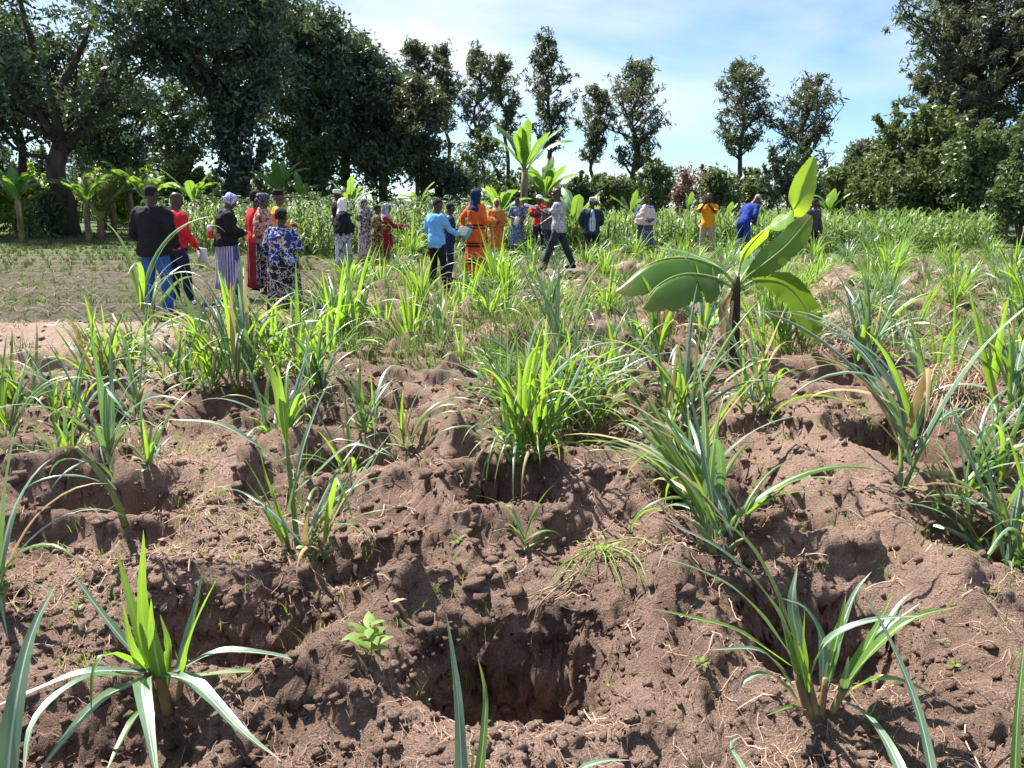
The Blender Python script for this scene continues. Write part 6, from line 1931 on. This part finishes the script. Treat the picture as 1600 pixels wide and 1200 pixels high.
# ------------------------------------------------------------------ small things on the soil
# heaps of dry straw
def straw_heap(px, py, rad, h, n, label, seed):
    r = np.random.default_rng(seed)
    gpt = GH(px, py)
    root = thing('straw_heap', (gpt.x, gpt.y, H(gpt.x, gpt.y)), label, 'straw heap', 'straw heaps on the mounds')
    a = r.uniform(0, 6.28, n); d = rad * np.sqrt(r.random(n)); az = r.uniform(0, 6.28, n); L = r.uniform(0.08, 0.26, n)
    x0 = d * np.cos(a); y0 = d * np.sin(a)
    t = np.linspace(-0.5, 0.5, 5)[None, :]
    bend = r.normal(0, 0.12, n)[:, None]; ca_, sa_ = np.cos(az)[:, None], np.sin(az)[:, None]; L_ = L[:, None]
    xs = x0[:, None] + ca_ * t * L_ - sa_ * bend * L_ * (t * t * 4)
    ys_ = y0[:, None] + sa_ * t * L_ + ca_ * bend * L_ * (t * t * 4)
    zt = h * (1 - (d / rad) ** 2) * r.random(n) ** 0.4 + r.normal(0, 0.012, n)
    zs = height(xs + gpt.x, ys_ + gpt.y, False) - root.location.z + zt[:, None] + 0.01 - 0.05 * t * t * 4 * r.random(n)[:, None]
    g = Geo()
    for k in range(n):
        V, Q, U = strip(np.stack([xs[k], ys_[k], zs[k]], 1), np.array([.003, .004, .004, .004, .002]), 0.3, cols=2); g.add(V, Q, None, U)
    o = link('straw', g.mesh('straw'), M['straw'], root); o['kind'] = 'stuff'


straw_heap(1490, 672, 0.36, 0.20, 1100, 'heap of pinkish dry straw on the mound at the right', 1)
straw_heap(1062, 498, 0.42, 0.22, 800, 'heap of dry straw beside the banana stem', 2)
straw_heap(1310, 545, 0.36, 0.20, 700, 'heap of brown straw behind the right side of the banana', 3)
straw_heap(775, 540, 0.38, 0.10, 600, 'thin straw cover on the smooth mound in the middle', 4)
straw_heap(1470, 465, 0.34, 0.10, 260, 'small far heap of reddish straw at the right', 5)


# uprooted weed lying over the rim of the empty pit
def polyp(pts, zoff=0.012):
    out = []
    for (px, py, lift) in pts:
        q = GH(px, py); out.append((q.x, q.y, float(surf([q.x], [q.y])[0]) + zoff + lift))
    return out


c0 = GH(930, 890)
up_ = thing('uprooted_weed', (c0.x, c0.y, c0.z), 'pulled up weed with pale trailing stems on the rim of the empty pit', 'weed')
off = np.array(up_.location)
for k, pts in enumerate([[(935, 872, .03), (900, 890, .03), (870, 915, .02), (825, 940, .01)], [(935, 872, .03), (905, 900, .03), (885, 920, .02), (850, 935, .01)], [(935, 872, .03), (925, 900, .04), (905, 918, .03), (888, 915, .01)],
                         [(935, 872, .03), (945, 895, .04), (948, 910, .01)], [(938, 872, .03), (960, 900, .04), (975, 932, .01)], [(938, 872, .03), (985, 895, .04), (1005, 922, .01)], [(938, 872, .03), (990, 890, .03), (1015, 920, .01)],
                         [(935, 872, .03), (955, 890, .04), (965, 905, .02)], [(935, 872, .03), (880, 905, .02), (860, 912, .01)], [(938, 872, .03), (995, 880, .03), (1025, 885, .01)]]):
    p = resample(polyp(pts), 9) - off
    g = Geo(); V, Q, T, U = tube(p, np.linspace(.0042, .0022, 9), 5); g.add(V, Q, T, U); link('stem', g.mesh('stem'), M['weed_leaf'] if k % 3 else M['grass_stem'], up_)
rr_ = random.Random(4)
for k in range(26):
    a = rr_.uniform(0, 6.28); L = rr_.uniform(.04, .13)
    e = np.array([math.cos(a) * L, math.sin(a) * L * .8, rr_.uniform(.01, .05)])
    s0 = np.array([rr_.uniform(-.05, .07), rr_.uniform(-.03, .05), .03])
    V, Q, U = strip(resample([s0, s0 + e * .5 + np.array([0, 0, .03]), s0 + e], 6), leaf_width(6, .006), .3)
    g = Geo(); g.add(V, Q, None, U); link('leaf', g.mesh('leaf'), M['weed_leaf'] if k % 2 else M['dry_leaf'], up_)
for k, pts in enumerate([[(905, 905, .01), (880, 922, .01), (838, 945, .01), (822, 965, .0)], [(870, 915, .01), (850, 938, .02), (833, 960, .0)], [(900, 910, .01), (862, 938, .02), (835, 962, .01), (832, 985, .0)]]):
    p = resample(polyp(pts, .01), 10) - off
    p[:, 0] += 0.006 * np.sin(np.linspace(0, 9, 10) + k)
    g = Geo(); V, Q, T, U = tube(p, np.linspace(.0034, .0018, 10), 5); g.add(V, Q, T, U); link('root', g.mesh('root'), M['root'], up_)


# broad-leaved weed seedlings
def seedling(px, py, size, n, label, seed, tall=0.5):
    r = random.Random(seed)
    q = GH(px, py)
    t = thing('weed_seedling', (q.x, q.y, float(surf([q.x], [q.y])[0]) - .004), label, 'weed', 'broad leaved weed seedlings')
    g = Geo(); V, Q, T, U = tube([(0, 0, 0), (.005, 0, size * tall * .6), (.0, .004, size * tall)], .0025, 5); g.add(V, Q, T, U); link('stem', g.mesh('stem'), M['grass_stem'], t)
    for k in range(n):
        a = k * 2.4 + r.uniform(-.3, .3); z = size * tall * r.uniform(.3, 1.0); L = size * r.uniform(.3, .6)
        p = leaf_path(L, math.radians(r.uniform(10, 50)), r.uniform(.5, 1.2), 6); c, s = math.cos(a), math.sin(a)
        p = np.stack([p[:, 0] * c, p[:, 0] * s, p[:, 2] + z], 1)
        w = L * .45 * np.array([.15, .75, 1, .85, .5, .05])
        V, Q, U = strip(p, w, .2, side=(-s, c, 0)); g = Geo(); g.add(V, Q, None, U); link('leaf', g.mesh('leaf'), M['weed_leaf'], t)


for k, (px, py, sz, n, lab) in enumerate([
    (580, 1030, .16, 14, 'leafy yellow green weed growing on the left wall of the empty pit'), (1490, 1035, .07, 5, 'small two-leaved weed right of the lower right grass clump'),
    (1095, 1045, .07, 5, 'small pale weed left of the lower right grass clump'), (665, 1105, .05, 4, 'tiny weed on the near left rim of the empty pit'),
    (715, 845, .07, 6, 'weed beside the tiny grass seedling'), (545, 1000, .05, 4, 'tiny weed in the shade left of the empty pit'), (950, 1065, .05, 4, 'tiny weed at the right wall of the empty pit'),
    (310, 645, .09, 6, 'weed at the foot of the tall thick grass clump'), (1475, 1000, .05, 4, 'tiny weed just above the two-leaved one'), (120, 955, .06, 5, 'small weed above the broad-leaved clump'),
    (700, 1010, .05, 4, 'tiny weed on the shaded back wall of the empty pit')]):
    seedling(px, py, sz, n, lab, 800 + k, 0.75 if n > 8 else 0.4)


# fallen leaves and bits
def fallen(px, py, L, w, az, mat, label, seed, name='fallen_leaf'):
    q = GH(px, py); z = float(surf([q.x], [q.y])[0])
    p = leaf_path(L, .35, .8, 8); c, s = math.cos(az), math.sin(az)
    p = np.stack([p[:, 0] * c, p[:, 0] * s, p[:, 2] + .012], 1)
    V, Q, U = strip(p, w * np.array([.1, .6, .95, 1, .9, .65, .35, .03]), .35, side=(-s, c, 0), cols=5, wave=.1, seed=seed)
    g = Geo(); g.add(V, Q, None, U)
    o = link(name, g.mesh(name), mat); o.location = (q.x, q.y, z); tag(o, label, 'leaf')


M['orange_leaf'] = leaf_mat('orange_leaf', (0.45, 0.20, 0.04), (0.62, 0.32, 0.08), (0.6, 0.3, 0.05), 0.3, 0.5)
M['red_leaf'] = leaf_mat('red_leaf', (0.35, 0.03, 0.02), (0.5, 0.06, 0.03), (0.5, 0.05, 0.03), 0.3, 0.5)
fallen(1358, 1163, .055, .018, -.3, M['orange_leaf'], 'orange fallen leaf in front of the lower right grass clump', 1)
fallen(245, 832, .04, .025, .4, M['red_leaf'], 'red fallen leaf on the ridge at the left', 2)
fallen(770, 1130, .14, .03, 1.1, M['dry_leaf'], 'folded dry brown leaf standing in the empty pit', 3)
fallen(740, 1145, .11, .012, -.25, M['straw'], 'pale stick lying in the front of the empty pit', 4, 'stick')
fallen(1340, 925, .10, .03, .8, M['dry_leaf'], 'pale dead leaf stuck in the lower right grass clump', 5)
fallen(610, 940, .06, .02, .2, M['dry_leaf'], 'small dead leaf on the ridge left of the empty pit', 6)

# ------------------------------------------------------------------ which far clump is which: told by what it stands next to
def mark(px, py): return G(px, py)
LM = [(mark(252, 492), 'the man in black and jeans'), (mark(360, 466), 'the striped skirt'), (mark(447, 494), 'the navy patterned dress'), (mark(538, 425), 'the woman in the white headscarf'),
      (mark(573, 412), 'the pink patterned wrap'), (mark(604, 412), 'the dark red dress'), (mark(684, 458), 'the light blue shirt'), (mark(744, 443), 'the orange banded dress'), (mark(776, 410), 'the batik dress'),
      (mark(808, 404), 'the dark blue printed dress'), (mark(841, 406), 'the red jersey'), (mark(872, 438), 'the striding man in plaid'), (mark(923, 412), 'the man in the checked shirt'), (mark(1006, 407), 'the cream shawl'),
      (mark(1103, 403), 'the mustard shirt'), (mark(1158, 406), 'the royal blue overalls'), (mark(1258, 406), 'the man behind the banana leaves'), (mark(1147, 572), 'the young banana'), (mark(1490, 700), 'the straw mound at the right'),
      (mark(1310, 545), 'the brown straw heap'), (mark(775, 550), 'the smooth mound'), (mark(1470, 465), 'the far reddish straw heap'), (mark(1560, 420), 'the right end of the maize'), (mark(1390, 420), 'the middle of the right hand maize'), (mark(1590, 560), 'the right edge')]
ORD = ['nearest', 'second nearest', 'third nearest', 'fourth nearest', 'fifth nearest', 'sixth nearest', 'seventh nearest', 'eighth nearest', 'ninth nearest', 'tenth nearest', 'eleventh nearest', 'twelfth nearest', 'thirteenth nearest']
fc = [o for o in scene.objects if o.get('group') == 'grass clumps further back in the field']
buckets = {}
for o in fc:
    lx, ly = o.location.x, o.location.y
    best = min(range(len(LM)), key=lambda q: (LM[q][0].x - lx) ** 2 + ((LM[q][0].y - ly) * 0.6) ** 2)
    dx, dy = lx - LM[best][0].x, (ly - LM[best][0].y) * 0.6
    rel = ('to the right of' if dx > 0 else 'to the left of') if abs(dx) > abs(dy) else ('behind' if dy > 0 else 'in front of')
    buckets.setdefault((best, rel), []).append((math.hypot(dx, dy), o))
for (best, rel), lst in buckets.items():
    lst.sort(key=lambda t: t[0])
    for k, (d, o) in enumerate(lst):
        o['label'] = '%s grass clump %s %s' % (ORD[k] if k < len(ORD) else 'outermost', rel, LM[best][1])
